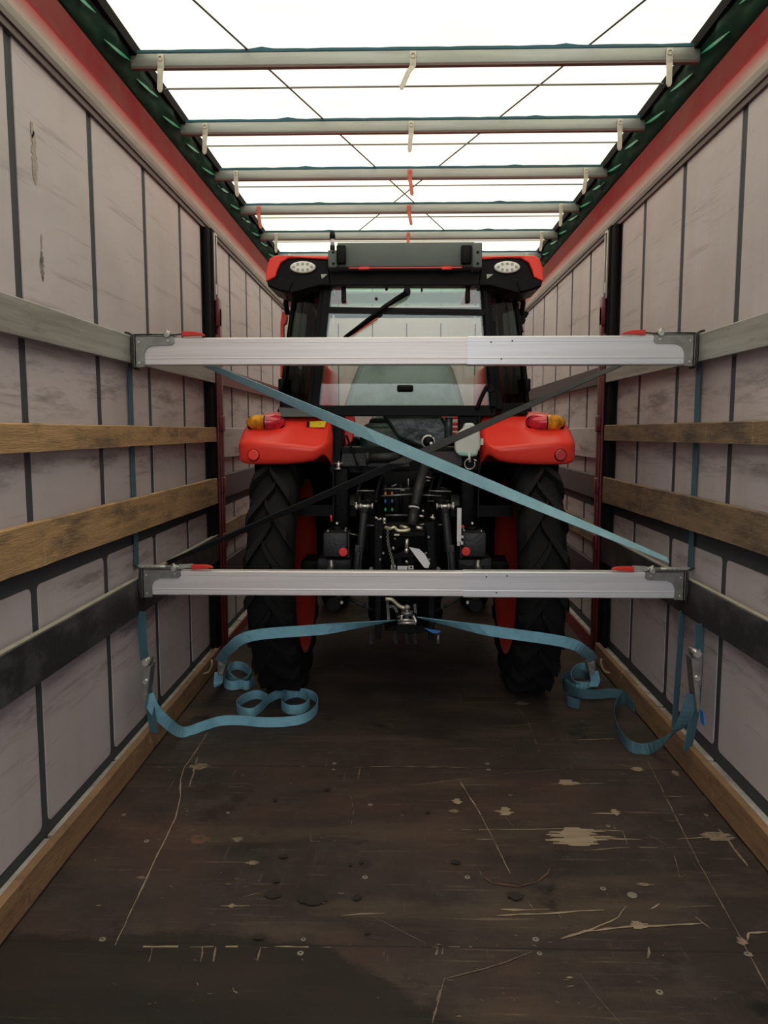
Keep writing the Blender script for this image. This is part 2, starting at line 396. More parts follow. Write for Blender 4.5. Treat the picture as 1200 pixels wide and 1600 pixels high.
def scar(cx, cy, wx, hy, m=1, rows=9, rag=.62):
    rows = max(rows, 7)
    """ragged worn patch whose grain runs across the floor"""
    c = Zp(cx, cy); L = Zp(cx-wx/2, cy); Rr = Zp(cx+wx/2, cy); t = Zp(cx, cy-hy/2); b = Zp(cx, cy+hy/2)
    hw = (Rr.x-L.x)/2; hd = (t.y-b.y)/2; f.use(m); z = c.z
    for i in range(rows):
        y0 = -1+2*i/rows; y1 = y0+2/rows*1.02; e = math.sqrt(max(0, 1-((y0+y1)/2)**2))
        a = -hw*e*random.uniform(1-rag, 1.0+rag*.35); d = hw*e*random.uniform(1-rag, 1.0+rag*.35)
        z = c.z+i*.00002; o4 = min(.004, hd*.12); f.poly([(c.x+a, c.y+y0*hd, z), (c.x+a*.55, c.y+y0*hd-o4, z), (c.x+d*.6, c.y+y0*hd-o4*.8, z), (c.x+d, c.y+y0*hd, z), (c.x+d*random.uniform(.8,1), c.y+y1*hd, z), (c.x+a*random.uniform(.8,1), c.y+y1*hd, z)])
def c2(*p): return [(150+x/2.182, 1060+y/2.182) for x, y in p]
def c3(*p): return [(650+x/2.182, 1060+y/2.182) for x, y in p]
# joints between the boards
for py, wmm in ((1479,3),(1199,3)):
    y = atZ(600, py, 0).y; f.use(3); f.b2((-1.2,y-wmm*.0005,0.0002),(1.2,y+wmm*.0005,.0012))
for y in (atZ(600,1090,0).y,): f.use(3); f.b2((-1.2,y-.001,0.0002),(1.2,y+.001,.0012))
scratch(c2((380,185),(340,250),(300,305),(288,345),(288,400),(270,480),(210,600),(140,750),(65,910)), 4.5, 1, .3)
scratch(c3((790,280),(850,400),(960,620),(1110,890),(1200,1060)), 3.5, 2, .3, .04)
scratch(c2((190,302),(300,303),(430,304)), 4, 2, .4, .15); scar(*c2((352,300))[0], 34, 9, 2, 6); scratch(c2((345,268),(320,370)), 9, 2)
scratch(c2((275,335),(240,388)), 3, 2, .4, .2)
scratch(c2((870,303),(1000,300),(1200,303)), 5, 1, .5, .1); scratch(c3((0,302),(100,303),(200,306)), 4, 2, .5, .1)
scratch(c2((120,915),(400,914),(650,915),(800,916)), 6, 1, .6, .35); scratch(c3((0,916),(150,915)), 6, 1, .6, .25)
for x in (365,410,1165,1185,190,560): scratch(c2((x,915),(x-8,965)), 7, 2, .5, .1)
scratch(c2((425,775),(525,775)), 4, 1); scar(*c2((463,774))[0], 10, 6, 1, 4); scratch(c2((500,745),(565,730)), 3, 2)
scratch(c2((835,808),(900,803),(985,800)), 5, 1); scratch(c2((870,400),(878,450),(870,500)), 3, 2, .4, .3)
scratch(c2((450,370),(500,370)), 4, 2); scratch(c2((900,305),(893,342)), 5, 2); scar(*c2((484,549))[0], 20, 7, 2, 5)
scar(*c2((535,628))[0], 22, 6, 2, 4); scratch(c2((920,800),(1130,905)), 2, 2, .4, .2); scratch(c2((730,530),(733,555),(765,556)), 3, 2)
scar(*c2((155,678))[0], 16, 4, 2, 3); scar(*c2((350,548))[0], 40, 14, 4, 6); scratch(c2((1190,1020),(1145,1175)), 4, 2, .4, .2)
scratch(c2((1060,365),(1130,360),(1200,350)), 2, 2, .3, .1)
scratch(c3((0,362),(120,348),(300,325),(530,306)), 2.5, 2, .3, .08)
scratch(c3((150,350),(215,455),(262,545),(322,665)), 4, 1, .4, .08)
scratch(c3((100,515),(300,515),(520,512),(710,520)), 4, 1, .4, .08); scar(*c3((548,538))[0], 108, 28, 1, 13)
scratch(c3((640,546),(765,548)), 8, 1); scratch(c3((590,586),(700,576),(885,577)), 3, 1, .4, .1)
scratch(c3((455,360),(640,357)), 4, 1); scar(*c3((515,354))[0], 42, 8, 1, 6); scratch(c3((540,345),(800,350)), 2, 2, .4, .2)
scar(*c3((303,452))[0], 30, 12, 1, 7); scar(*c3((140,418))[0], 17, 8, 1, 4); scar(*c3((130,452))[0], 17, 5, 2, 3)
scratch(c3((595,460),(700,460)), 7, 1, .5); scar(*c3((680,456))[0], 14, 9, 1, 4)
scratch(c3((685,293),(780,308)), 4, 2); scar(*c3((755,309))[0], 20, 6, 1, 4); scar(*c3((882,322))[0], 14, 8, 2, 4)
scratch(c3((540,210),(610,208),(680,205)), 7, 1, .3); scratch(c3((200,212),(540,208)), 2, 2, .4, .3)
scratch(c3((160,82),(270,82),(390,85)), 4, 2, .4, .1); scar(*c3((360,85))[0], 24, 5, 2, 4); scratch(c3((330,85),(380,140),(425,260)), 4, 2, .5, .25)
scratch(c3((320,168),(360,157),(420,153)), 4, 2); scratch(c3((148,50),(155,80)), 4, 2)
scratch(c3((890,548),(960,544),(1070,530)), 6, 1); scar(*c3((1025,538))[0], 50, 13, 2, 6); scratch(c3((1030,510),(1070,560),(1130,640)), 9, 2)
scratch(c3((275,808),(450,800),(640,789)), 8, 1, .3); scratch(c3((290,788),(455,788)), 9, 1, .4); scratch(c3((380,755),(400,785)), 5, 2)
scratch(c3((495,888),(580,862),(750,845),(860,840),(975,833)), 8, 1, .3); scratch(c3((500,885),(600,855),(690,815),(716,775)), 6, 1, .3)
scar(*c3((755,840))[0], 30, 12, 1, 6); scratch(c3((953,812),(1005,852)), 6, 1); scratch(c3((800,785),(830,768)), 7, 1)
scratch(c3((1128,890),(1135,868),(1200,865)), 9, 1); scar(*c3((1110,895))[0], 18, 12, 2, 5); scar(*c3((1140,940))[0], 10, 6, 1, 3)
scratch(c3((215,650),(225,675),(260,698),(350,710),(415,693),(450,665),(455,645)), 7, 4, .3)
scratch(c3((205,548),(265,548)), 4, 1); scratch(c3((95,1025),(230,990),(310,965),(400,930)), 3, 2, .3); scratch(c3((97,1028),(70,1100),(55,1175)), 5, 2, .4, .15)
scratch(c3((305,472),(335,510)), 3, 2); scratch(c3((795,915),(795,955)), 12, 2); scratch(c3((785,530),(860,568)), 2, 2)
scratch(c3((560,1010),(640,1110),(700,1178)), 2, 2, .4, .3); scratch(c3((705,520),(722,570)), 3, 2); scratch(c3((880,600),(900,680)), 2, 2, .4, .3)
scratch(c3((290,118),(380,150),(480,146)), 2, 2, .4, .2); scratch(c3((840,402),(910,402)), 5, 2); scratch(c3((880,780),(1020,775)), 2, 2)
scar(*c3((775,702))[0], 22, 5, 2, 3); scratch(c3((315,398),(330,398)), 8, 1); scratch(c3((512,1020),(535,1018)), 6, 1); scratch(c3((512,1050),(540,1048)), 6, 2)
for _ in range(150):
    px, py = random.uniform(120,1120), random.uniform(1090,1590)
    a = random.choice((0,0,0,1.3,.6)); L = random.uniform(2,11)
    scratch([(px,py),(px+L*math.cos(a),py+L*math.sin(a)*.7)], random.uniform(1.5,4), random.choice((1,2,2)), .4)
for cx, cy, wx, hy in ((605,735,30,12),(740,750,45,18),(555,880,22,8),(890,745,16,9),(790,377,12,4),(640,605,18,6),(905,625,9,5),(868,633,6,4),(615,690,14,5),(925,865,10,5),(612,414,8,3)):
    p = c2((cx,cy))[0]; scar(p[0], p[1], wx, hy, 3, 7, .35)
for cx, cy, wx, hy in ((340,740,26,12),(135,625,18,6),(40,455,10,3)): p = c3((cx,cy))[0]; scar(p[0], p[1], wx, hy, 3, 7, .35)
screws = c2((810,311),(935,431),(917,678),(707,890),(697,937),(22,890),(95,465),(813,290),(172,555),(450,458)) + c3((175,678),(408,890),(421,938),(247,311),(243,291),(655,503),(638,717),(830,1070),(990,466),(1130,940))
for i, p in enumerate(screws):
    q = atZ(*p, .0008); f.use(5).disc(q, (0,0,1), .0095 if i % 3 else .0075, .0015, 14); f.use(3).disc(q+Vector((0,0,.0012)), (0,0,1), .003, .0008, 8, False)
p = atZ(737*1/2.182+650, 739/2.182+1060, .001); f.use(5).disc(p, (0,0,1), .016, .002, 14)
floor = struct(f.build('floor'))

# curtain walls: dark backing with paler welded panels between the seams
seams = [-.62,0.0,.62,1.24,1.855,2.475,3.09,3.715,4.30,POSTY,5.50,6.08,6.66,7.26,7.86,8.46,9.1]
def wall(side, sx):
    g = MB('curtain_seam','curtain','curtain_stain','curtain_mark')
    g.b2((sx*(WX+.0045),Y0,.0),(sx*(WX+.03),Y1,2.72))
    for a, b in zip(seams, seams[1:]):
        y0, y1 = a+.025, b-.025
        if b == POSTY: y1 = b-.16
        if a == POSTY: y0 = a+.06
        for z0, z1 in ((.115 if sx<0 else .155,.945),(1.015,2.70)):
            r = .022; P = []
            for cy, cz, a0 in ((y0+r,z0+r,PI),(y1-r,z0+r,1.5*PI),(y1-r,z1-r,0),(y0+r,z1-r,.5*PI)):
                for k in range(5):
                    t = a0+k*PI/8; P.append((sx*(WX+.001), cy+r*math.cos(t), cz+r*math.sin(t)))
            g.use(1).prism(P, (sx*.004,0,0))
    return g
def wall_scar(g, sx, px, py, wy, hz, m, rows=12):
    c = atX(px, py, sx*WX); g.use(m)
    k = abs(c.y)/FPX*.9
    for i in range(rows):
        t = -1+2*(i+.5)/rows; e = math.sqrt(1-t*t); a = e*wy/2*random.uniform(.4,1); b = e*wy/2*random.uniform(.4,1)
        z0, z1 = c.z+t*hz/2, c.z+t*hz/2+hz/rows
        g.poly([(sx*(WX-.0004),c.y-a,z0),(sx*(WX-.0004),c.y+b,z0),(sx*(WX-.0004),c.y+b*.8,z1),(sx*(WX-.0004),c.y-a*.8,z1)])
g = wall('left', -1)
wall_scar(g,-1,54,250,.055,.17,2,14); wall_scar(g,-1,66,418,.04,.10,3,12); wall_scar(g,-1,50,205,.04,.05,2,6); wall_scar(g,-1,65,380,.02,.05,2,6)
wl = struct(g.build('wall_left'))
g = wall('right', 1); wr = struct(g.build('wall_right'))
g = MB('headboard','curtain_seam'); g.b2((-1.27,Y1-.02,0),(1.27,Y1+.02,3.1))
for x in (-.8,-.4,0,.4,.8): g.use(1).b2((x-.006,Y1-.024,0),(x+.006,Y1-.02,2.7))
struct(g.build('wall_front'))
# roof sheet with its cross seams
g = MB('roof_sheet','roof_seam'); ny, nx = 60, 10; rows = []
for j in range(ny+1):
    y = Y0+(Y1-Y0)*j/ny
    rows.append([(-1.20+2.4*i/nx, y, ROOFZ+.03+.012*math.sin(y*8.6+1)*math.sin(PI*i/nx)) for i in range(nx+1)])
g.grid(rows)
bowY = [1.22,1.95,2.68,3.41,4.14,4.87,5.61,6.36,7.10,7.84,8.58]
for a, b in zip(bowY[3:], bowY[4:]): g.use(1).b2((-1.18,(a+b)/2-.004,ROOFZ+.004),(1.18,(a+b)/2+.004,ROOFZ+.010))
struct(g.build('ceiling'))
# red side rails at the top, pale worn lower face, brown seal
for sx, nm in ((-1,'trim_1'),(1,'trim_2')):
    g = MB('beam_red','beam_pale','seal_brown')
    prof = [(WX+.06,2.94),(1.215,2.945),(1.213,2.86),(1.222,2.80)]
    def ex(prof, m, th=.01):
        P0 = [Vector((sx*x, Y0, z)) for x, z in prof]; P1 = [Vector((sx*x, Y1, z)) for x, z in prof]; g.use(m).grid([P0,P1], smooth=False)
    ex([(1.30,2.94),(1.228,2.928),(1.222,2.91),(1.219,2.808)], 0)
    ex([(1.219,2.808),(1.223,2.800),(1.232,2.745),(1.24,2.725),(1.27,2.722)], 1)
    ex([(1.27,2.722),(1.238,2.722),(1.236,2.70),(1.243,2.697),(1.243,2.675),(1.27,2.675)], 2)
    ex([(1.30,2.675),(1.30,2.94)], 0)
    struct(g.build(nm))
for sx, nm in ((-1,'trim_3'),(1,'trim_4')):   # dusty floor rails under the curtain
    g = MB('rail_dusty','rail_red','post_black')
    for a, b in zip(seams, seams[1:]):
        g.use(0).b2((sx*(1.218 if sx<0 else 1.226),a+.01,.0),(sx*1.258,b-.01,.075 if sx<0 else .10), bev=.004)
    g.use(1).b2((sx*1.2085,Y0,.0),(sx*1.2175,Y1,.07 if sx<0 else .098)); g.use(2).b2((sx*1.266,Y0,0),(sx*1.267,Y1,.1))
    struct(g.build(nm))

# green curtain cloth bunched between the rail and the roof edge
for sx, nm, sd in ((-1,'left','left'),(1,'right','right')):
    g = MB('green_tarp','green_edge','post_black'); rows = []
    n = 200; ph = .7 if sx > 0 else 0
    for j in range(n+1):
        y = Y0+(Y1-Y0)*j/n; t = (y/.365+ph) % 1.0
        sag = .022*math.sin(y*17.2+ph)+.012*math.sin(y*41)
        rows.append([(sx*1.262,y,2.932),(sx*(1.228+sag*.3),y,2.936),(sx*(1.214-sag*.5),y,2.96+.3*sag),(sx*(1.195+sag*.8),y,2.995+.2*sag),(sx*(1.182+.3*sag),y,3.02),(sx*1.175,y,3.07)])
    g.grid(rows); g.use(2).b2((sx*1.162,Y0,3.028),(sx*1.21,Y1,3.075))
    k = 0; y = 1.3
    while y < 8.5:
        a = Vector((sx*1.197,y,2.975-(k%2)*.012)); b = Vector((sx*1.186,y+.26,3.006-(k%2)*.004)); mid = (a+b)/2+Vector((-sx*.006,0,-.006))
        g.use(1).ribbon(smooth_path([a,mid,b],5), [Vector((0,.002,.0015+.006*math.sin(PI*q/10))) for q in range(11)], .002)
        y += .365; k += 1
    tag(g.build('curtain_cloth', solid=0), f'dark green cloth bunched along the {sd} edge of the white roof', 'tarpaulin')

# roof bows with hanging hooks
ordn = ['nearest','second nearest','middle','fourth','fifth','farthest visible']
def bow(y, i):
    lb = {3:'grey metal roof bow nearest the camera, under the white sheet',4:'grey metal roof bow, second from the camera',5:'grey metal roof bow, third from the camera',
          6:'grey metal roof bow, fourth from the camera',7:'grey metal roof bow just above the tractor box',8:'grey metal roof bow touching the tractor roof line, last one seen'}.get(i)
    t = thing('roof_bow', (0,y,ROOFZ-.06), lb, 'roof bow', 'roof bows')
    g = MB('alu_bow','bow_under'); g.b2((-1.19,y-.014,ROOFZ-.062),(1.19,y+.014,ROOFZ-.008), bev=.004); g.use(1).b2((-1.185,y-.015,ROOFZ-.07),(1.185,y+.010,ROOFZ-.062)); g.build('crossbar', t)
    s = MB('blue_trim')
    for q in range(24):
        x0 = -1.17+q*2.34/24; hh = .005+.002*math.sin(q*2.1+i)+(.010 if q in (5,18) else 0)
        s.prism([(x0,y-.016,ROOFZ-.008),(x0+2.34/24,y-.016,ROOFZ-.008),(x0+2.34/24,y-.016,ROOFZ+.004),(x0+2.34/48,y-.016,ROOFZ+hh*.7),(x0,y-.016,ROOFZ+.004)], (0,.03,0))
    s.build('fabric_sleeve', t)
    rng = random.Random(i)
    for k, x in enumerate((-1.06, 0.0, 1.06)):
        red = (k == 1 and i >= 5) or (k == 0 and i == 6)
        lean = rng.uniform(-.01,.02)*(-1 if k == 2 else 1); ln = .10 if i < 6 or k != 1 else .085
        if (i, k) == (3, 1): lean = -.045
        c = MB('clip_red' if red else 'clip_plastic')
        c.b2((x-.014,y-.024,ROOFZ-.075),(x+.014,y-.015,ROOFZ-.015), bev=.003)
        c.ribbon([(x,y-.022,ROOFZ-.075),(x+lean*.4,y-.026,ROOFZ-.10),(x+lean,y-.03,ROOFZ-.06-ln),(x+lean*1.05,y-.03,ROOFZ-.072-ln)], [Vector((.013,0,0)),Vector((.011,0,0)),Vector((.011,0,0)),Vector((.005,0,0))], .006)
        c.ring((x,y-.026,ROOFZ-.035),(0,1,0),.010,.002,12)
        o = c.build('hook', t)
        if red: lab(o, 'reddish hook')
for i, y in enumerate(bowY):
    if 3 <= i <= 8: bow(y, i)
for pts, lb in ((((300,-2),(520,187),(700,365)), 'thin dark brace cable running from upper left across the roof to the right'),
                (((1017,-2),(765,187),(558,365)), 'thin dark brace cable running from upper right across the roof to the left')):
    a = atZ(pts[0][0], pts[0][1], ROOFZ+.001); b = atZ(pts[2][0], pts[2][1], ROOFZ+.001); d = (b-a)
    dz = Vector((0,0,.0 if pts[0][0] < 600 else .012)); tag(MB('cable').tube([a-d*.1+dz, a+d*.5+dz, b+d*.05+dz], .004, 8).build('brace_cable'), lb, 'cable', 'roof brace cables')

# stake posts
for sx, sd in ((-1,'left'),(1,'right')):
    t = thing('stake_post', (sx*1.2,POSTY,0), f'dark red and black steel post standing against the {sd} curtain wall', 'post', 'side posts')
    g = MB('post_black'); g.b2((sx*1.212,POSTY-.05,.0),(sx*1.25,POSTY+.03,2.69), bev=.005); g.b2((sx*1.218,POSTY-.14,.0),(sx*1.25,POSTY-.05,2.68), bev=.02); g.build('post_body', t)
    g = MB('post_red'); g.b2((sx*1.185,POSTY+.0,.05),(sx*1.211,POSTY+.055,2.22), bev=.006)
    g.b2((sx*1.195,POSTY-.035,.05),(sx*1.211,POSTY-.002,2.05), bev=.004)
    for z in (.7,1.06,1.45,1.92): g.b2((sx*1.178,POSTY-.02,z),(sx*1.20,POSTY+.06,z+.1), bev=.006)
    g.b2((sx*1.185,POSTY-.02,2.1),(sx*1.211,POSTY+.06,2.28), bev=.01)
    lab(g.build('slat_pocket', t), 'dark red slat pocket strip')
    g = MB('steel_bare'); xx = sx*1.204
    for dy in (-.028,.028): g.b2((xx-.006,POSTY+dy-.005,2.26),(xx+.006,POSTY+dy+.005,2.66), bev=.002)
    g.b2((xx-.006,POSTY-.03,2.655),(xx+.006,POSTY+.03,2.668)); g.b2((xx-.006,POSTY-.03,2.26),(xx+.006,POSTY+.03,2.28)); g.b2((xx-.004,POSTY-.01,2.30),(xx+.004,POSTY+.01,2.36))
    lab(g.build('latch_frame', t), 'bare steel latch frame')

# side slats (each lies in its pockets between wall and post)
def slat(y0, y1, z0a, z1a, z0b, z1b, sx, m, label, thick=.024, rag=0.0, top=None, nm='side_slat', grp='side slats', x=1.207, cat='slat'):
    g = MB(m, *( [top] if top else [])); n = 34; P = []; rnd = random.Random(int(z0a*977+sx*13+y0*7))
    a, b = [], []
    for j in range(n+1):
        y = y0+(y1-y0)*j/n; u = j/n
        zb = z0a+(z0b-z0a)*u+rnd.uniform(-rag,rag); zt = z1a+(z1b-z1a)*u+rnd.uniform(-rag,rag)
        a.append([(sx*x,y,zb),(sx*x,y,zt-.004),(sx*(x+.004),y,zt),(sx*(x+thick-.003),y,zt),(sx*(x+thick),y,zt-.003),(sx*(x+thick),y,zb),(sx*x,y,zb)])
    g.grid(a, smooth=False)
    if top:
        for f_ in g.bm.faces:
            c = f_.calc_center_median()
            ks = sorted(set(round(v.co.x*sx,4) for v in f_.verts))
            if min(ks) >= x+.0039 and max(ks) <= x+thick-.0029: f_.material_index = 1
    for r in (a[0], a[-1]): g.use(0).poly([r[k] for k in range(6)])
    return tag(g.build(nm), label, cat, grp)
E = POSTY-.06
slat(-.6,E,1.74,1.86,1.752,1.865,-1,'alu_slat','grey metal slat, highest on the left wall',.026,0,'slat_top_dust')
slat(-.6,E,1.74,1.86,1.752,1.865, 1,'alu_slat','grey metal slat, highest on the right wall',.026,0,'slat_top_dust')
slat(-.6,E,1.395,1.488,1.388,1.476,-1,'slat_wood','pale brown wooden slat at eye height on the left wall',.026,.0012)
slat(-.6,E,1.43,1.500,1.397,1.490,1,'slat_wood_aged','darker brown wooden slat at eye height on the right wall',.026,.0012)
slat(-.6,E,1.045,1.175,1.0,1.16,-1,'slat_wood','pale brown wide wooden slat, second wooden one down on the left wall',.026,.0015)
slat(-.6,E,1.06,1.185,1.015,1.17,1,'slat_wood_aged','stained brown wide wooden slat, second wooden one down on the right wall',.026,.0025)
slat(-.6,E,.665,.815,.635,.80,-1,'dark_slat','black scuffed slat with dusty top, lowest on the left wall',.03,0,'slat_top_dust')
slat(-.6,E,.665,.815,.645,.81,1,'dark_slat','black scuffed slat with dusty top, lowest on the right wall',.03,0,'slat_top_dust')
for sx, sd in ((-1,'left'),(1,'right')):
    F = POSTY+.06
    mw = 'slat_wood' if sx < 0 else 'slat_wood_aged'
    slat(F,8.4,1.75,1.86,1.75,1.86,sx,'violet_grey' if sx>0 else 'post_red',f'dark metal slat, highest on the {sd} wall beyond the post',.026)
    slat(F,8.4,1.28,1.475,1.28,1.475,sx,'curtain',f'dull pinkish board at eye height on the {sd} wall beyond the post',.02)
    slat(F,8.4,1.02,1.17,1.02,1.17,sx,'violet_grey',f'dark brown slat, second down on the {sd} wall beyond the post',.026)
    slat(F,8.4,.73,.85,.72,.84,sx,'slat_wood_aged',f'brown wooden slat half hidden by the tyre, beyond the {sd} post',.026)
    slat(F,8.4,.46,.60,.46,.60,sx,'violet_grey',f'dark slat behind the tyre, lowest one beyond the {sd} post',.026)
    slat(-.6,4.62 if sx<0 else 4.75,.012,.118 if sx<0 else .132,.012,.118 if sx<0 else .132,sx,'kick_wood',f'rough brown timber board lying on the floor along the {sd} wall',.030,.0018,None,'floor_board','floor edge boards',1.172,'board')

# ---------------------------------------------------------------- load bars
BY = 3.36
def load_bar(z, h, label, upper):
    t = thing('load_bar', (0,BY,z-h/2), label, 'load bar', 'load bars')
    z0, z1 = z-h/2, z+h/2; xs = .235+(0.0 if upper else -.005)
    def profile(x0, x1, d, hh, m, nm):
        g = MB(m); a = z-hh/2; b = z+hh/2; yf = BY-d/2; yb = BY+d/2
        P = [(yf+.004,a),(yf,a+.004),(yf,a+hh*.22),(yf-.0008,a+hh*.235),(yf-.0008,a+hh*.26),(yf,a+hh*.285),(yf,b-hh*.2),(yf-.0005,b-hh*.19),(yf-.0005,b-.005),(yf,b-.004),(yf+.004,b),(yb,b),(yb,a)]
        g.prism([(x0,y,q) for y,q in P], (x1-x0,0,0)); return g.build(nm, t)
    profile(-1.165, xs, .044, h-.006, 'aluminium', 'inner_beam'); profile(xs, 1.165, .052, h, 'aluminium_sleeve', 'outer_sleeve')
    for q in ((xs+.10,z+.035),(xs+.19,z+.04),(xs+.145,z-.035)): MB('dark_rubber').disc((q[0],BY-.0275,q[1]),(0,-1,0),.0035,.001,10).build('rivet', t)
    for sx in (-1,1):
        g = MB('galvanised'); yf = BY-.030; X = lambda v: sx*v
        pts = [(1.19,z0-.006),(1.19,z1+.004),(1.02,z1+.004),(1.018,z1-.024),(1.03,z1-.034),(1.115,z1-.036),(1.138,z1-.048),(1.148,z1-.07),(1.148,z0-.004)]
        g.prism([(X(a),yf,b) for a,b in pts], (0,.004,0)); g.b2((X(1.185),BY-.03,z0-.004),(X(1.193),BY+.03,z1+.004)); g.b2((X(1.02),BY-.03,z1+.001),(X(1.19),BY+.03,z1+.005))
        br = g.build('end_bracket', t)
        for a, b in ((1.172,z1-.022),(1.172,z0+.012),(1.045,z1-.016)): MB('silver').disc((X(a),yf,b),(0,-1,0),.005,.003,10).build('rivet', br)
        g = MB('dark_rubber')
        g.b2((X(1.193),BY-.035,z0-.014),(X(1.205),BY+.04,z1+.012), bev=.004)
        g.tube(smooth_path([(X(1.20),BY-.03,z0-.004),(X(1.204),BY-.034,z),(X(1.199),BY-.034,z1),(X(1.212),BY-.03,z1+.014),(X(1.232),BY-.02,z1+.02)],4), .005, 8)
        g.build('end_pad', t)
        # tensioning lever on top
        g = MB('lever_zinc','galvanised','dark_rubber'); zt = z1+.012; yl = BY-.018
        if upper:
            g.use(2).tube([(X(1.20),yl,zt-.002),(X(1.08),yl,zt),(X(1.02),yl,zt-.003),(X(.98),yl,zt+.002)], .0035, 8)
            g.use(0).box((X(1.08),yl,zt+.003),(.07,.014,.007), bev=.002)
        else:
            g.use(0).b2((X(1.085),yl-.012,zt-.004),(X(1.215),yl+.012,zt+.010), bev=.006)
            for k in range(4): g.use(1).b2((X(1.11+.02*k),yl-.0135,zt),(X(1.118+.02*k),yl-.012,zt+.006))
            g.use(0).tube([(X(1.09),yl,zt+.004),(X(1.0),yl,zt+.002)], .006, 8)
            g.use(0).prism([(X(1.03),yl-.007,zt-.006),(X(.965),yl-.007,zt+.000),(X(.965),yl-.007,zt+.016),(X(1.03),yl-.007,zt+.012)], (0,.014,0))
        g.use(0).disc((X(1.048),yl-.012,zt-.004),(0,-1,0),.013,.010,16); g.tube([(X(1.048),yl-.006,zt-.008),(X(1.052),yl-.006,zt+.018)], .006, 8)
        g.tube([(X(1.036),yl-.004,zt+.009),(X(1.064),yl-.004,zt+.004)], .0045, 8)
        lv = g.build('tension_lever', t)
        g = MB('grip_red')
        if upper: P = [(.985,-.010),(.985,.012),(.93,.010),(.90,.004),(.888,-.004),(.89,-.008),(.91,-.006)]
        else: P = [(.972,-.010),(.972,.012),(.91,.012),(.885,.008),(.876,.000),(.878,-.004),(.89,-.002),(.90,-.006)]
        g.prism([(X(a),yl-.010,zt+b) for a,b in P], (0,.020,0)); lab(g.build('grip', lv, bevel=.003), 'red grip')
    return t
ub = atY(645,548,BY-.026).z; lbz = atY(645,913,BY-.026).z
load_bar(ub,.122,'silver telescopic load bar, the upper one, braced between the grey side slats', True)
load_bar(lbz,.116,'silver telescopic load bar, the lower one, between the black side slats', False)

# ---------------------------------------------------------------- straps
def strap_between(a, b, m, name, label, wa, wm, wb, n=26, tw=(0,0)):
    g = MB(m); P = []; W = []; a, b = Vector(a), Vector(b); d = (b-a).normalized(); up = Vector((0,-1,0)).cross(d).normalized()
    for i in range(n+1):
        u = i/n; P.append(a.lerp(b,u)+Vector((0,0,-.006*math.sin(PI*u))))
        wd = (wa*(1-2*u)+wm*2*u) if u < .5 else (wm*(2-2*u)+wb*(2*u-1))
        # full 50 mm webbing, turned about its own length so that it reads narrower where it twists
        ang = math.acos(min(1, wd/.052)); W.append(up*math.cos(ang)*.026+Vector((0,-1,0))*math.sin(ang)*.026*(1 if u < .5 else -1))
    return tag(g.ribbon(P, W, .003).build(name), label, 'strap')
A = atY(318,572,3.42); B = atX(1044,875,1.20)
A2 = atY(300,560,3.43)
strap_between(A2, B, 'strap_blue_lit','lashing_strap','blue webbing strap crossing diagonally in front of the tractor', .022,.062,.018)
A = atY(1000,556,3.41); B = atX(262,879,-1.20)
strap_between(A, B, 'strap_black','lashing_strap','black webbing strap crossing diagonally under the blue one', .012,.036,.020)

def ratchet(parent, c, sx, h=.20):
    """ratchet buckle hanging upright against the wall; c = its centre"""
    c = Vector(c); g = MB('galvanised','silver')
    for dy in (-.03,.03):
        g.use(0).prism([(c.x, c.y+dy, c.z-h*.15),(c.x-sx*.03, c.y+dy, c.z),(c.x-sx*.035, c.y+dy, c.z+h*.42),(c.x-sx*.01, c.y+dy, c.z+h*.5),(c.x, c.y+dy, c.z+h*.4)], (0,.003,0))
    g.use(1).tube([(c.x-sx*.022,c.y-.04,c.z+h*.42),(c.x-sx*.022,c.y+.04,c.z+h*.42)], .014, 14)
    g.tube([(c.x-sx*.02,c.y-.045,c.z+.0),(c.x-sx*.02,c.y+.045,c.z+.0)], .010, 12)
    for k in range(7):
        a = k*PI/3.5; g.use(0).box((c.x-sx*.022+.017*math.cos(a),c.y-.036,c.z+h*.42+.017*math.sin(a)),(.006,.006,.006), bev=.001)
    r = g.build('ratchet', parent)
    g = MB('galvanised')
    g.prism([(c.x-sx*.01,c.y-.034,c.z+h*.30),(c.x-sx*.045,c.y-.034,c.z+h*.34),(c.x-sx*.03,c.y-.034,c.z-h*.15),(c.x-sx*.012,c.y-.034,c.z-h*.62),(c.x+sx*.0,c.y-.034,c.z-h*.60)], (0,.068,0))
    g.build('handle', r, bevel=.003); return r

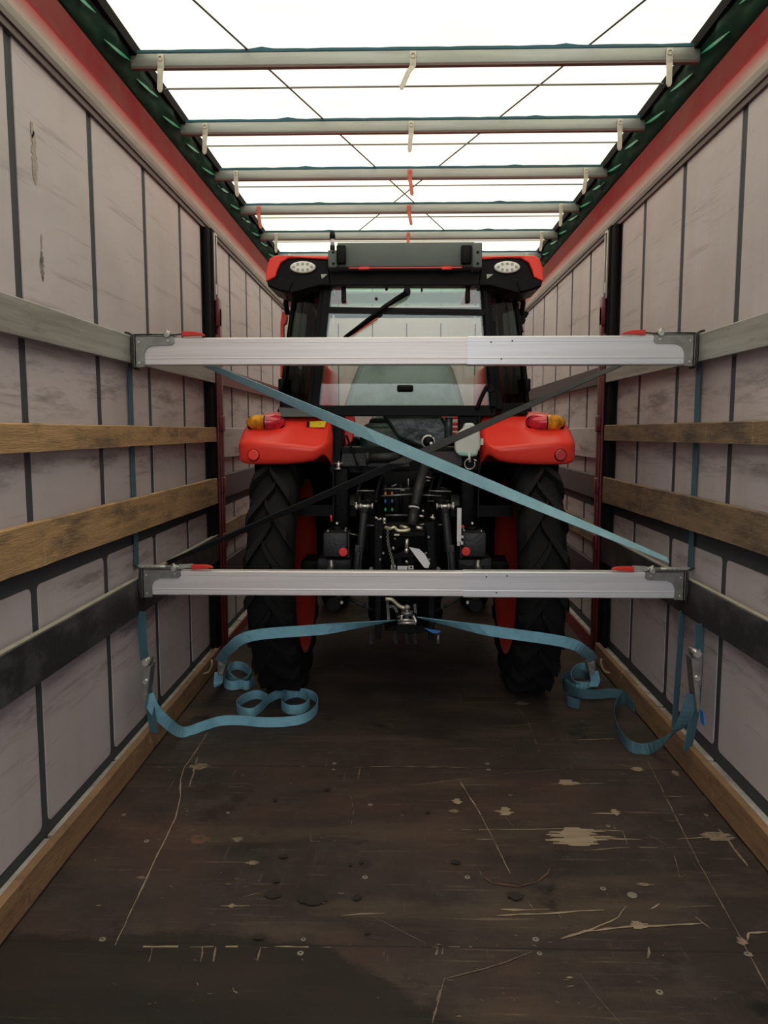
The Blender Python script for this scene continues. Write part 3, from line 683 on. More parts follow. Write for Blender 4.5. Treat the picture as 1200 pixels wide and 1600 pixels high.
# left vertical strap, its ratchet and its tail on the floor
t = thing('tie_down_strap', (-1.225,3.41,.1), 'blue ratchet strap hanging down the left wall with its tail coiled on the floor', 'strap')
YS = 3.42
up_ = lambda px, py, X: atX(px, py, X)
g = MB('strap_faded_shade'); g.ribbon([(-1.244,YS,1.76),(-1.246,YS,1.3),(-1.244,YS+.0,.84)], Vector((0,.024,0)), .003)
g.build('upper_webbing', t)
g = MB('strap_faded_shade'); pts = [(-1.197,3.32,.66),(-1.185,3.30,.50),(-1.17,3.30,.30),(-1.150,3.30,.11)]
g.ribbon(smooth_path(pts,5), Vector((.023,-.012,0)), .003); g.build('lower_webbing', t)
c = atX(222,1052,-1.19)
ratchet(t, (-1.178,3.27,c.z-.02), -1, .20)
def stand_tail(P, lift, tilt=(0,0,1), hw=.025):
    return P
def coil(base, floor_pts, m, parent, name, h=.05, k=5, lean=.0, z0=None):
    """webbing lying on its edge; floor_pts are where its lower edge runs"""
    F = [atZ(px,py,.004) for px,py in floor_pts]; P = smooth_path(base+[q+Vector((0,0,h/2)) for q in F], k)
    W = []
    nb = len(base)*k
    for i, p in enumerate(P):
        tdir = (P[min(i+1,len(P)-1)]-P[max(i-1,0)]).normalized()
        wv = Vector((0,0,1))*.025+Vector((0,1,0))*lean*.025
        wv = (wv-tdir*wv.dot(tdir)).normalized()*.025
        if i < nb:
            u = (i/nb)**1.6; alt = Vector((1,-.3 if base[0].x>0 else .3,0)).normalized(); alt = (alt-tdir*alt.dot(tdir)).normalized()*.025
            wv = (alt*(1-u)+wv*u).normalized()*.025
        W.append(wv)
    g = MB(m); g.ribbon(P, W, .003); return g.build(name, parent)
lf = [(286,1152),(318,1142),(345,1134),(375,1133),(410,1136),(450,1135),(480,1128),(496,1112),(492,1096),(470,1089),(448,1094),(440,1107),(452,1116),(474,1114),(484,1103),(474,1092),(450,1088),(425,1096),(408,1112),(394,1121),(378,1119),(370,1110),(382,1098),(402,1092),(418,1098)]
b0 = [atY(231,1085,3.27), atY(240,1106,3.29), atY(262,1130,3.36)]
coil(b0, lf, 'strap_blue', t, 'loose_tail')
# right vertical straps
t = thing('tie_down_strap', (1.225,3.42,.1), 'blue ratchet strap hanging down the right wall with its tail looping over the floor', 'strap')
g = MB('strap_faded_shade'); g.ribbon([(1.244,YS,1.76),(1.246,YS,1.3),(1.244,YS,.84)], Vector((0,.026,0)), .003); g.build('upper_webbing', t)
g = MB('strap_faded_shade'); g.ribbon(smooth_path([(1.197,3.16,.66),(1.195,3.15,.50),(1.19,3.15,.3),(1.165,3.15,.12)],5), Vector((.023,.012,0)), .003); g.build('lower_webbing', t)
c = atX(1090,1050,1.19); ratchet(t, (1.19,3.13,c.z-.01), 1, .24)
q = MB('strap_label'); qa = atX(1096,1118,1.165); q.ribbon([qa+Vector((0,0,.02)), qa+Vector((0,-.02,-.03))], Vector((0,.02,0)), .003); lab(q.build('label_tab', t), 'bright blue label tab')
rf = [(1014,1178),(985,1174),(968,1155),(960,1130),(963,1110),(973,1098),(985,1108),(990,1112),(975,1094),(955,1090),(930,1092),(905,1090),(885,1080),(880,1068),(895,1060),(915,1062),(920,1075),(900,1084),(885,1100),(905,1108)]
b0 = [atY(1082,1085,3.12), atY(1070,1122,3.14), atY(1048,1150,3.2)]
coil(b0, rf, 'strap_faded_shade', t, 'loose_tail', lean=.3)
g = MB('strap_faded_shade'); g.ribbon([(1.212,3.40,.66),(1.195,3.38,.3),(1.182,3.36,.12)], Vector((.015,.008,0)), .003)
tag(g.build('webbing_strap'), 'narrow dark blue strap hanging left of the right-hand ratchet', 'strap')

# drawbar strap: two runs from the hitch down to floor hooks, coils beside them
HITCH = atY(634,968,3.63)
for sx, sd, end, rpx, cl in ((-1,'left',(395,993),(342,1034),[(352,1060),(350,1072),(362,1078),(380,1074),(392,1062),(384,1050),(368,1046),(356,1056),(366,1070),(386,1078),(397,1070)]),
                         (1,'right',(882,1003),(928,1032),[(900,1078),(892,1064),(900,1052),(914,1048),(926,1056),(928,1070),(914,1080),(898,1084),(884,1074)])):
    t = thing('drawbar_strap', (sx*1.1,4.4,0), f'blue ratchet strap from the drawbar down to the {sd} floor hook', 'strap', 'drawbar straps')
    g = MB('strap_blue'); a = HITCH+Vector((sx*.05,0,.012 if sx>0 else -.004)); b = atY(end[0],end[1],3.54); e = atY(rpx[0],rpx[1],4.2)
    mid = a.lerp(b,.5)+Vector((0,0,-.006))
    P = smooth_path([a, mid, b, b.lerp(e,.3)+Vector((sx*.05,-.04,-.01)), e],6)
    n = len(P)-1; W = []
    for i, p in enumerate(P):
        u = i/n; k = min(1, .28+u*3.2); td = (P[min(i+1,n)]-P[max(i-1,0)]).normalized(); upv = Vector((0,-1,0)).cross(td); upv = upv.normalized() if upv.z > 0 else -upv.normalized()
        W.append(upv*.026*k+Vector((0,-1,0))*.026*math.sqrt(1-min(1,k*k)))
    g.ribbon(P, W, .003); g.build('webbing', t)
    ratchet(t, e+Vector((0,0,-.05)), sx, .13)
    g = MB('hook_brass'); o1 = e+Vector((sx*.04,0,-.02)); g.tube(smooth_path([o1+Vector((0,0,.03)),o1,o1+Vector((sx*.02,0,-.04)),o1+Vector((sx*.05,0,-.05))],4), .006, 8); lab(g.build('floor_hook', t), 'brassy hook')
    coil([e+Vector((0,0,-.06)), e+Vector((-sx*.02,-.1,-.10))], cl, 'strap_blue', t, 'loose_coil', lean=.2)
# ---------------------------------------------------------------- the tractor
CX = -.022
T = thing('tractor', (CX,4.3,0), 'orange and black cab tractor seen from behind, parked inside the trailer', 'tractor')
def px2(pts, Y): return [atY(x,y,Y) for x,y in pts]
def mir(pts): return [(1264.6-x, y) for x, y in pts]
# wheels
AX = Vector((CX,4.30,.70))
def tyre(sx, R, c, x0, x1, rimr, nl, name, rimname):
    """x0 inner, x1 outer distance from the tractor centre line"""
    g = MB('tyre_rubber'); w_ = x1-x0; r0 = R-.04
    prof = [(rimr,x0+.03),(rimr+.05,x0+.008),(R-.16,x0),(r0-.03,x0+.012),(r0,x0+.05),(r0+.004,x0+w_/2),(r0,x1-.05),(r0-.03,x1-.012),(R-.16,x1),(rimr+.05,x1-.008),(rimr,x1-.03)]
    g.lathe([(r, sx*h) for r, h in prof], (CX,c.y,c.z), 'X', 72)
    for k in range(nl):
        for side in (0,1):
            th = 2*PI*(k+.5*side)/nl
            N = 6; tops = []; 
            da = .30*(20/nl)*1.0
            for q in range(N+1):
                u = q/N                                  # 0 at the centre, 1 at the shoulder
                h = (x0+w_/2) + (1 if side else -1)*(-.02+(w_/2+.018)*u)
                a = th - da*u**.9                       # swept back towards the shoulder: a chevron that opens downward at the rear
                rb = r0-.012-(.05 if q == N else 0); rt = R-(.045 if q == N else 0)
                hw = .019+.011*u
                row = []
                for rr_, dd in ((rb,-hw-.008),(rt,-hw),(rt,hw),(rb,hw+.008)):
                    aa = a+dd/R
                    row.append(Vector((CX+sx*h, c.y-math.cos(aa)*rr_, c.z+math.sin(aa)*rr_)))
                tops.append(row)
            g.grid(tops, smooth=False)
            g.poly(tops[0]); g.poly(tops[-1])
    o = g.build(name, T)
    g = MB('rim_orange'); r = rimr+.012
    prof = [(r+.01,x0+.004),(r+.012,x0+.012),(r-.02,x0+.03),(r-.03,x0+.09),(r-.07,x0+.12),(r-.09,x0+w_*.6),(.22,x0+w_*.62),(.17,x0+w_*.5),(.0,x0+w_*.5)]
    prof2 = [(r+.01,x0+.004),(r-.012,x0+.008),(r-.035,x0+.05),(r-.05,x0+w_*.55),(.25,x0+w_*.6),(.17,x0+w_*.45),(.0,x0+w_*.45)]
    g.lathe([(a, sx*h) for a, h in prof2], (CX,c.y,c.z), 'X', 64)
    g.lathe([(r-.05, sx*(x0+w_*.55)),(r-.03,sx*(x1-.04)),(r+.01,sx*(x1-.02)),(r+.014,sx*(x1-.012))], (CX,c.y,c.z), 'X', 64)
    rm = g.build(rimname, o)
    return o
for sx in (-1,1):
    tyre(sx, .70, AX, .552, .79, .47, 20, 'rear_tyre', 'rim')
    tyre(sx, .47, Vector((CX,6.45,.47)), .46, .70, .27, 16, 'front_tyre', 'rim')
g = MB('dark_cast'); g.tube([(CX-.56,4.3,.675),(CX-.36,4.3,.675),(CX-.30,4.3,.70),(CX+.30,4.3,.70),(CX+.36,4.3,.675),(CX+.56,4.3,.675)], [.085,.09,.15,.15,.09,.085], 20)
g.b2((CX-.2,4.0,.42),(CX+.2,5.2,.98), bev=.05); g.b2((CX-.16,5.2,.45),(CX+.16,6.5,.85), bev=.03); g.b2((CX-.5,6.38,.40),(CX+.5,6.52,.52), bev=.03)
g.b2((CX-.24,4.05,.80),(CX+.24,4.4,1.14), bev=.03)
g.build('axle_and_gearbox', T)
for sx in (-1,1):
    g = MB('dark_cast'); g.b2((CX+sx*.19,4.9,.48),(CX+sx*.61,5.6,1.05), bev=.05); g.b2((CX+sx*.30,5.0,1.0),(CX+sx*.63,5.3,1.42), bev=.03); g.build('gap_blocker', T)  # added dark blocks: stop bright gaps showing and darken beneath the tractor
# hood and nose, ahead of the cab
g = MB('orange_paint'); rows = []
for y, hw, zt in ((5.45,.30,1.50),(6.2,.29,1.47),(6.9,.27,1.36),(7.15,.22,1.18)):
    rows.append([(CX-hw,y,.85),(CX-hw,y,zt-.12),(CX-hw*.8,y,zt-.02),(CX,y,zt),(CX+hw*.8,y,zt-.02),(CX+hw,y,zt-.12),(CX+hw,y,.85)])
g.grid(rows); g.poly(rows[-1]); g.build('hood', T)

# fenders
def fender(sx):
    # columns from outer edge to inner: half-x, top z, crest y, crease z, rear y, bottom z
    cols = [(.856,1.395,4.20,1.35,4.05,1.335),(.856,1.44,4.18,1.375,3.99,1.325),(.850,1.50,4.15,1.392,3.905,1.305),(.825,1.528,4.13,1.400,3.875,1.297),(.77,1.550,4.12,1.400,3.862,1.292),
            (.68,1.560,4.12,1.394,3.858,1.292),(.58,1.562,4.12,1.386,3.858,1.294),(.48,1.565,4.13,1.374,3.862,1.306),(.452,1.57,4.14,1.372,3.868,1.318),(.425,1.575,4.15,1.385,3.885,1.343),(.402,1.58,4.16,1.40,3.92,1.322),(.386,1.58,4.17,1.40,3.97,1.29),(.384,1.58,4.18,1.38,4.0,1.275)]
    rows = []
    for hx, zt, yc, zc_, yr, zb in cols:
        x = CX+sx*hx
        rows.append([(x,5.05,zt-.38),(x,4.92,zt-.16),(x,4.72,zt-.03),(x,4.45,zt),(x,yc+.08,zt+.0),(x,yc-.02,zt-.022),(x,(yc+yr)/2-.01,(zt+zc_)/2+.008),(x,yr+.03,zc_+.014),(x,yr+.006,zc_+.0),(x,yr,zc_-.014),(x,yr+.004,(zc_+zb)/2),(x,yr+.010,zb),(x,yr+.05,zb-.002)])
    g = MB('orange_paint'); g.grid(rows); o = g.build('fender', T, sub=2, solid=.012)
    # outer skirt
    g = MB('orange_paint'); x = CX+sx*.853
    g.grid([[(x,5.05,1.01),(x,4.92,1.23),(x,4.72,1.365),(x,4.45,1.395),(x,4.25,1.395),(x,4.10,1.37),(x,4.06,1.34)],
            [(x-sx*.01,5.04,.98),(x-sx*.01,4.9,1.18),(x-sx*.01,4.70,1.30),(x-sx*.01,4.45,1.33),(x-sx*.01,4.25,1.33),(x-sx*.01,4.12,1.33),(x-sx*.01,4.06,1.325)]]); g.build('skirt', o, sub=1, solid=.01)
    # inner liner, black
    g = MB('black_plastic'); g.b2((CX+sx*.376,4.02,1.0),(CX+sx*.384,5.0,1.56)); lab(g.build('liner', o), 'black inner liner')
    # round reflector
    p = atY(396 if sx < 0 else 876, 711, 3.858)
    g = MB('frame_black','orange_paint' if sx < 0 else 'reflector'); g.disc(p+Vector((0,.004,0)),(0,-1,0),.031,.006,28); g.use(1).disc(p,(0,-1,0),.028,.009,28); lab(g.build('round_reflector', o), 'round red reflector')
    # tail light: rounded capsule, amber outside, red inside
    c = atY(415 if sx < 0 else 853, 660, 3.97); hw, hh = .102, .040
    def half(u0, u1, m):
        q = MB(m); rows = []
        for i in range(9):
            u = u0+(u1-u0)*i/8; e = (max(0,1-abs(u)**3.2))**.5; r = []
            for k in range(9):
                a = -PI/2+PI*k/8
                r.append((c.x+u*hw*1.0, c.y-.012-.040*math.cos(a)*(.35+.65*e)+.03*abs(u)**2, c.z+hh*math.sin(a)*(.25+.75*e)))
            rows.append(r)
        q.grid(rows); q.poly(rows[0]) if abs(u0) == 1 else None; return q
    g = MB('black_plastic'); g.box((c.x,c.y+.012,c.z-.004),(.195,.06,.078), bev=.028, seg=4); tl = g.build('tail_light', o)
    amb = (-1,-.03) if sx < 0 else (.03,1); red = (.03,1) if sx < 0 else (-1,-.03)
    lab(half(*amb,'lens_amber').build('amber_lens', tl, sub=1), 'amber lens'); lab(half(*red,'lens_red').build('red_lens', tl, sub=1), 'red lens')
    if sx < 0:
        g = MB('label_yellow','black_plastic'); a = px2([(483,661),(509,660),(507,670),(484,670)], 3.97)
        a = [Vector((v.x, 4.02-(i in (2,3))*.035, v.z)) for i, v in enumerate(a)]
        off = Vector((0,-.012,.008)); a = [v+off for v in a]
        g.prism(a,(0,.002,-.002)); d = (a[1]-a[0]).normalized()
        g.use(1).b2(a[3]+Vector((-.016,-.001,.0)), a[0]+Vector((-.004,.0,.0)));
        g.disc((a[0]+a[2])/2+Vector((.015,-.001,.0)),(0,-1,0),.004,.001,8,False)
        lab(g.build('warning_label', o), 'yellow warning label')
    return o
for sx in (-1,1): fender(sx)

# cab: rear frame, quarter windows, pillars, roof
FY = 4.02
outL, inL = [], []
cab = MB('frame_black')
# rear frame bars as bevelled strips with real depth
def bar(p, q, w0, d0, g, w1=None):
    """flat bar in the rear plane from p to q"""
    p, q = Vector(p), Vector(q); d = (q-p).normalized(); s_ = d.cross(Vector((0,1,0))).normalized(); w1 = w1 or w0
    g.prism([p-s_*w0/2, q-s_*w1/2, q+s_*w1/2, p+s_*w0/2], (0,d0,0))
pl = lambda x, y, Y=FY: atY(x, y, Y)
bar(pl(513,440), pl(492,640), .045, .06, cab); bar(pl(755,440), pl(771,640), .045, .06, cab)
bar(pl(505,434), pl(762,434), .085, .06, cab); bar(pl(488,642), pl(775,642), .055, .05, cab)
# outer rear pillars (bowed outward, set further forward)
for sx in (-1,1):
    a = [(462,452),(452,520),(444,590),(440,642)]; a = a if sx < 0 else mir(a)
    P = [atY(x,y,4.22) for x,y in a]; cab.tube(smooth_path(P,4), .013, 10)
    P2 = [p+Vector((0,1.15,0)) for p in P]; cab.tube(smooth_path([P2[0]+Vector((-sx*.02,-.05,.02))]+P2[1:],4), .022, 10)
    for p0, p1 in ((P[0],P2[0]),(P[3],P2[3])): cab.tube([p0,p1], .025, 8)
    q0 = atY(500 if sx<0 else 764.6,642,4.03); cab.tube([q0,P[3]], .022, 8)
    # wide dark band beside the frame top
    q = [(500,446),(513,446),(500,560),(494,640),(478,640),(492,520)]; q = q if sx<0 else mir(q)
    cab.prism([atY(x,y,4.035) for x,y in q], (0,.05,0))
    # lower corner gusset
    q = [(440,630),(500,630),(512,646),(440,648)]; q = q if sx<0 else mir(q); cab.prism([atY(x,y,4.06) for x,y in q], (0,.14,0))
fr = cab.build('cab_frame', T, bevel=.004)
for sx in (-1,1):
    g = MB('side_glass'); P = []
    a0 = [(500,455),(494,540),(484,636)]; a1 = [(463,458),(452,540),(442,636)]
    if sx > 0: a0, a1 = mir(a0), mir(a1)
    rows = []
    for (x0,y0),(x1,y1) in zip(a0,a1):
        p, q = atY(x0,y0,4.05), atY(x1,y1,4.22); rows.append([p, p.lerp(q,.5)+Vector((0,-.035,0)), q])
    g.grid(rows); o = g.build('quarter_window', T)
    g = MB('galvanised' if 0 else 'grey_cast','cab_glass')
    e = [(461,458),(451,540),(441,640)]; e = e if sx < 0 else mir(e)
    k = MB('rail_dusty'); k.tube(smooth_path([atY(x,y,4.215)+Vector((sx*.006,0,0)) for x,y in e],4), .006, 8); lab(k.build('glass_edge', o), 'pale glass edge')
    g = MB('side_glass'); p = [atY(x,y,4.23) for x,y in e]; g.prism([p[0],p[2],p[2]+Vector((0,1.1,0)),p[0]+Vector((0,1.1,0))],(sx*.004,0,0)); g.build('door_glass', T)
    # dark mouldings seen inside the quarter window
    g = MB('frame_black'); m_ = [(487,455),(478,560),(470,636)]; m_ = m_ if sx<0 else mir(m_)
    g.tube([atY(x,y,4.14) for x,y in m_], .014, 8); g.build('seal_strip', o)
# rear window glass
g = MB('cab_glass'); g.prism([pl(513,450),pl(755,450),pl(768,633),pl(496,633)], (0,.005,0)); rw = g.build('rear_window', T)
g = MB('frame_black')
bar(pl(513,484,FY-.01), pl(757,488,FY-.01), .030, .012, g)
g.build('cross_strip', rw)
for x in (537,731):
    g = MB('black_plastic'); g.box(pl(x,459,FY-.012),(.024,.016,.09), bev=.008, seg=3); g.build('hinge', rw)
for x, y in ((604,452),(588,467)): g = MB('black_plastic'); g.disc(pl(x,y,FY),(0,-1,0),.008,.01,12); g.build('bolt_cap', rw)
g = MB('black_plastic'); g.disc(pl(659,453,FY),(0,-1,0),.005,.008,12,True,.011); g.build('bolt_cap', rw)
g = MB('black_plastic','frame_black'); h_ = pl(633,607,FY-.012); g.box(h_,(.084,.022,.036), bev=.01, seg=4); g.use(1).box(h_+Vector((0,-.012,0)),(.064,.004,.022), bev=.002); g.build('window_handle', rw)
g = MB('frame_black'); P = [pl(635,458,FY-.05),pl(600,480,FY-.05),pl(560,510,FY-.045),pl(537,527,FY-.04)]
g.tube(P, [.015,.011,.007,.005], 10); g.disc(pl(636,457,FY-.0),(0,-1,0),.018,.06,14)
wp = g.build('wiper', rw)
g = MB('frame_black','cap_red'); g.tube([pl(597,488,FY-.03),pl(537,530,FY-.03)], .007, 6); g.use(1).tube([pl(590,498,FY-.028),pl(548,524,FY-.028)], .004, 6); g.build('wiper_blade', wp)
g = MB('frame_black'); g.tube(smooth_path([pl(745,640,FY-.02),pl(752,622,FY-.02),pl(763,600,FY-.02)],4), .010, 8); g.build('gas_strut', rw)
g = MB('black_plastic'); g.disc(pl(766,607,FY-.003),(0,-1,0),.022,.006,16); g.build('plug', fr)
g = MB('label_white')
for x, y in ((521,498),(742,500)): g.prism([pl(x-2,y+6,FY+.007),pl(x+1,y+6,FY+.007),pl(x+2,y-6,FY+.007),pl(x-1,y-6,FY+.007)],(0,.002,0))
lab(g.build('sticker', rw), 'small pale stickers')

# roof
RY = 3.93
def roof_cross(z_out, z_mid, hx, n=14, y=0, sag=0):
    pts = []
    for i in range(n+1):
        u = -1+2*i/n; e = abs(u); pts.append((CX+hx*u, y, z_mid-(z_mid-z_out)*e**4)); 
    return pts
rows = []
for y, dz, hx in ((3.95,-.012,.690),(3.99,.014,.700),(4.1,.032,.705),(4.35,.04,.71)):
    rows.append(roof_cross(2.262+dz*.4, 2.315+dz, hx, y=y))
g = MB('orange_paint'); g.grid(rows); roof = g.build('cab_roof', T, sub=1, solid=.018)
g = MB('orange_paint')
for sx in (-1,1):
    g.b2((CX+sx*.58,4.34,2.30),(CX+sx*.69,5.50,2.345), bev=.02)
g.build('roof_edge', roof)
# orange drooping ends of the roof
for sx in (-1,1):
    g = MB('orange_paint'); q = [(415,440),(416,420),(421,404),(430,399),(513,400),(513,405.5),(470,402.5),(450,403.5),(438,411),(432,424),(430,433)]
    if sx > 0: q = mir(q)
    g.prism([atY(x,y,RY) for x,y in q], (0,1.4,0)); g.build('roof_end', roof, bevel=.006)
    g = MB('frame_black')
    q = [(513,406),(470,403),(451,404),(439,412),(431,432),(417,440),(419,448),(440,456),(455,458),(500,446),(516,446)]
    if sx > 0: q = mir(q)
    g.prism([atY(x,y,RY+.012) for x,y in q], (0,.30,0)); 
    q = [(417,438),(420,447),(436,453),(452,456),(458,440),(440,432)]
    if sx > 0: q = mir(q)
    g.prism([atY(x,y,RY+.004) for x,y in q], (0,.30,0))
    lab(g.build('roof_underside', roof, bevel=.006), 'black roof underside')
    # work light: oval with eight small reflectors
    c = atY(473.5 if sx<0 else 792, 418, RY+.004)
    g = MB('lamp_white','lamp_led'); g.disc(c,(0,-1,0),.064,.014,32,True,.029)
    for dx, dz in ((-.044,0),(.044,0),(-.024,.013),(0,.015),(.024,.013),(-.024,-.013),(0,-.015),(.024,-.013)):
        g.use(1).disc(c+Vector((dx,-.0138,dz)),(0,-1,0),.0075,.0015,10)
    lab(g.build('work_light', roof), 'white oval work light')
    g = MB('galvanised'); k = pl(506 if sx<0 else 765,431,3.94); g.prism([k+Vector((-.015,0,.008)),k+Vector((.018,0,.008)),k+Vector((-.01 if sx<0 else -.012,0,-.014))],(0,.006,0)); lab(g.build('bracket', roof), 'small silver bracket, standing in for a glint on the left')  # right one is a bracket; left copy is a glint of light as a shape
g = MB('frame_black'); g.prism([pl(513,408,3.955),pl(752,408,3.955),pl(762,446,3.955),pl(503,446,3.955)], (0,.09,0)); g.build('header', roof, bevel=.004)
g = MB('orange_paint'); g.b2(atY(545,419.5,3.866), atY(722,415.5,3.875)); g.b2(atY(560,421,3.862), atY(577,415.5,3.87), bev=.002); g.b2(atY(690,421,3.862), atY(706,415.5,3.87), bev=.002); g.build('orange_strip', roof)
g = MB('roof_glass'); g.b2((CX-.58,4.34,2.315),(CX+.58,5.48,2.320)); lab(g.build('roof_hatch', roof), 'greenish glass roof hatch')
# rear unit on the roof
g = MB('grey_plastic'); a = atY(527,379,3.86); b = atY(741,416,3.86); g.b2((a.x,3.86,b.z),(b.x,4.02,a.z), bev=.004)
box = g.build('roof_box', roof); lab(box, 'dark grey box across the roof')
for x0, x1 in ((512.5,527),(738,753)):
    g = MB('grey_plastic','frame_black'); a = atY(x0,391 if x0<600 else 379,3.855); b = atY(x1,418,3.855); g.use(0).b2((a.x,3.852,b.z),(b.x,4.0,a.z), bev=.004)
    for y in (394,412): g.use(1).disc(atY((x0+x1)/2+1,y,3.852),(0,-1,0),.007,.004,12)
    g.build('box_flange', box)
for x0, x1 in ((525.5,540),(721,737)):
    g = MB('frame_black','label_white'); a = atY(x0,382,3.83); b = atY(x1,412,3.83); g.use(0).b2((a.x,3.83,b.z),(b.x,3.862,a.z), bev=.007); g.use(1).b2((a.x+.004,3.834,a.z-.008),(b.x-.006,3.838,a.z-.001), bev=.002); g.build('box_handle', box)
g = MB('frame_black','label_white','black_plastic'); a = atY(519.5,384,3.868); g.use(2).tube([a+Vector((0,0,-.03)),a+Vector((0,0,.0))], .012, 12)
g.use(1).tube([a,a+Vector((0,0,.035))], .010, 12); g.use(2).tube([a+Vector((0,0,.032)),a+Vector((0,0,.05)),a+Vector((0,0,.068)),a+Vector((0,0,.073))], [.014,.014,.011,.004], 14); lab(g.build('beacon_mount', roof), 'black capped beacon mount')
# mirrors and handles at the sides
g = MB('black_plastic'); 
for q in ([(812,490),(822,486),(827,489),(823,496),(813,500)], [(812,500),(822,498),(820,505),(812,508)]): g.prism([atY(x,y,4.35) for x,y in q],(0,.08,0))
g.tube([atY(806,470,4.3),atY(812,500,4.32),atY(815,520,4.33)], .012, 8); g.build('mirror_arm', T, bevel=.003)
g = MB('orange_paint','rail_dusty'); q = [(441,487),(446,487),(449,494),(447,505),(443,508),(443,560),(441,590),(438,590),(438,505)]
g.prism([atY(x,y,4.6) for x,y in q],(0,.05,0)); lab(g.build('side_bracket', T, bevel=.003), 'orange side bracket')
for sx in (-1,1):
    a = atY(440 if sx<0 else 824, 602, 4.2); MB('frame_black').box(a,(.03,.05,.07), bev=.008).build('door_hinge', T)
    q = atY(452 if sx<0 else 812, 468, 4.3); MB('frame_black').tube([q+Vector((0,0,.06)),q+Vector((sx*.02,0,-.02)),q+Vector((sx*.01,0,-.08))], .014, 8).build('door_hinge', T)

# cab inside: seat under clear wrap, floor, dash, steering wheel
g = MB('seat_cover'); q = [(562,566),(575,560),(640,557),(690,560),(706,570),(716,600),(728,640),(535,640),(548,600)]
g.prism([atY(x,y,4.55) for x,y in q],(0,.14,0)); st = g.build('seat', T, bevel=.03); lab(st, 'seat under pale greenish plastic wrap')
g = MB('seat_cover'); a = atY(600,535,4.55); b = atY(672,560,4.55); g.b2((a.x,4.57,b.z-.03),(b.x,4.65,a.z), bev=.03); g.build('headrest', st)
g = MB('seat_dark'); g.b2((CX-.26,4.35,1.22),(CX+.24,4.95,1.50), bev=.05)
q = [(596,648),(690,648),(702,668),(700,692),(660,702),(620,684)]; g.prism([atY(x,y,4.12) for x,y in q],(0,.12,0)); lab(g.build('seat_base', st, bevel=.02), 'dark wrapped seat base')
g = MB('frame_black'); g.b2((CX-.62,4.1,1.0),(CX+.62,5.35,1.06)); g.b2((CX-.62,5.34,1.0),(CX+.62,5.4,1.40)); g.build('cab_floor', T)
g = MB('frame_black'); g.b2((CX-.25,5.05,1.05),(CX+.25,5.32,1.55), bev=.06); g.tube([(CX,5.08,1.5),(CX,4.98,1.66)], .03, 10); d = g.build('dashboard', T)
g = MB('frame_black'); g.ring((CX,4.97,1.68),(0,-.5,.85),.19,.014,32)
for a in (0,2.1,4.2): g.tube([(CX,4.97,1.67),(CX+.19*math.cos(a),4.97-.19*math.sin(a)*.0-.16*math.sin(a)*-1*.0,1.68)], .008, 6) if a == 0 else None
g.build('steering_wheel', d)
g = MB('orange_paint')
for sx in (-1,1): g.b2((CX+sx*.44,4.5,1.5),(CX+sx*.62,5.1,1.86), bev=.06)
lab(g.build('inner_fender_cover', T), 'orange inner fender covers')
g = MB('orange_paint')
q = [(536,665),(540,650),(548,647),(554,652),(555,668),(550,690),(540,697)]; g.prism([atY(x,y,4.15) for x,y in q],(0,.06,0))
for y0 in (650,660,668,676,684): g.b2(atY(690,y0,4.2), atY(716,y0+5,4.23))
lab(g.build('inner_panel', T, bevel=.006), 'orange pieces inside the cab')
g = MB('seat_dark','seat_cover'); a = atY(701,668,4.08); g.box(a,(.040,.04,.12), bev=.015, seg=3); g.use(1).box(a+Vector((0,0,.06)),(.036,.045,.02), bev=.008); g.build('lever_knob', T)
g = MB('side_glass'); g.b2((CX-.58,5.44,1.5),(CX+.58,5.445,2.24)); 
ws = g.build('windscreen', T); ws.data.materials[0] = M['cab_glass']
g = MB('frame_black')
g.b2((CX-.64,5.42,2.235),(CX+.64,5.47,2.30))
for sx in (-1,1): g.tube([(CX+sx*.60,5.45,1.42),(CX+sx*.56,5.45,2.28)], .028, 8)
g.build('windscreen_frame', ws)

# body panel below the rear window
g = MB('frame_black'); Y = 4.05
g.prism([pl(513,640,Y),pl(536,640,Y),pl(536,740,Y),pl(520,744,Y),pl(514,735,Y)], (0,.1,0))
g.prism([pl(717,640,Y),pl(753,640,Y),pl(753,735,Y),pl(717,740,Y)], (0,.1,0))
g.prism([pl(530,699,Y),pl(725,699,Y),pl(725,740,Y),pl(530,740,Y)], (0,.3,0))
bp = g.build('rear_panel', T, bevel=.006)
g = MB('grey_cast'); q = [(535,709),(573,709),(573,728),(532,728)]; g.prism([pl(x,y,3.98) for x,y in q],(0,.06,0)); g.tube([pl(575,716,3.97),pl(624,714,3.97)], .024, 14); g.tube([pl(572,716,3.97),pl(577,716,3.97)], .03, 14); g.prism([pl(575,724,3.98),pl(640,724,3.98),pl(640,729,3.98),pl(575,729,3.98)],(0,.05,0)); g.build('cross_pipe', bp)
g = MB('violet_grey'); q = [(672,706),(722,706),(722,728),(672,728)]; g.prism([pl(x,y,3.98) for x,y in q],(0,.05,0)); g.build('hitch_cover', bp)
g = MB('silver'); g.disc(pl(517,691,Y),(0,-1,0),.006,.004,10); g.build('rivet', bp)
g = MB('grey_plastic','galvanised'); q = [(434,636),(513,642),(513,651),(440,651)]; g.use(0).prism([pl(x,y,4.0) for x,y in q],(0,.1,0)); lab(g.build('step_plate', bp), 'grey plate above the left fender')
g = MB('frame_black'); g.tube(smooth_path([pl(541,680,3.99),pl(549,700,3.985),pl(556,720,3.98),pl(563,735,3.97)],4), .006, 8); g.build('cable', bp)
g = MB('frame_black','silver'); c = pl(669,690,4.0)
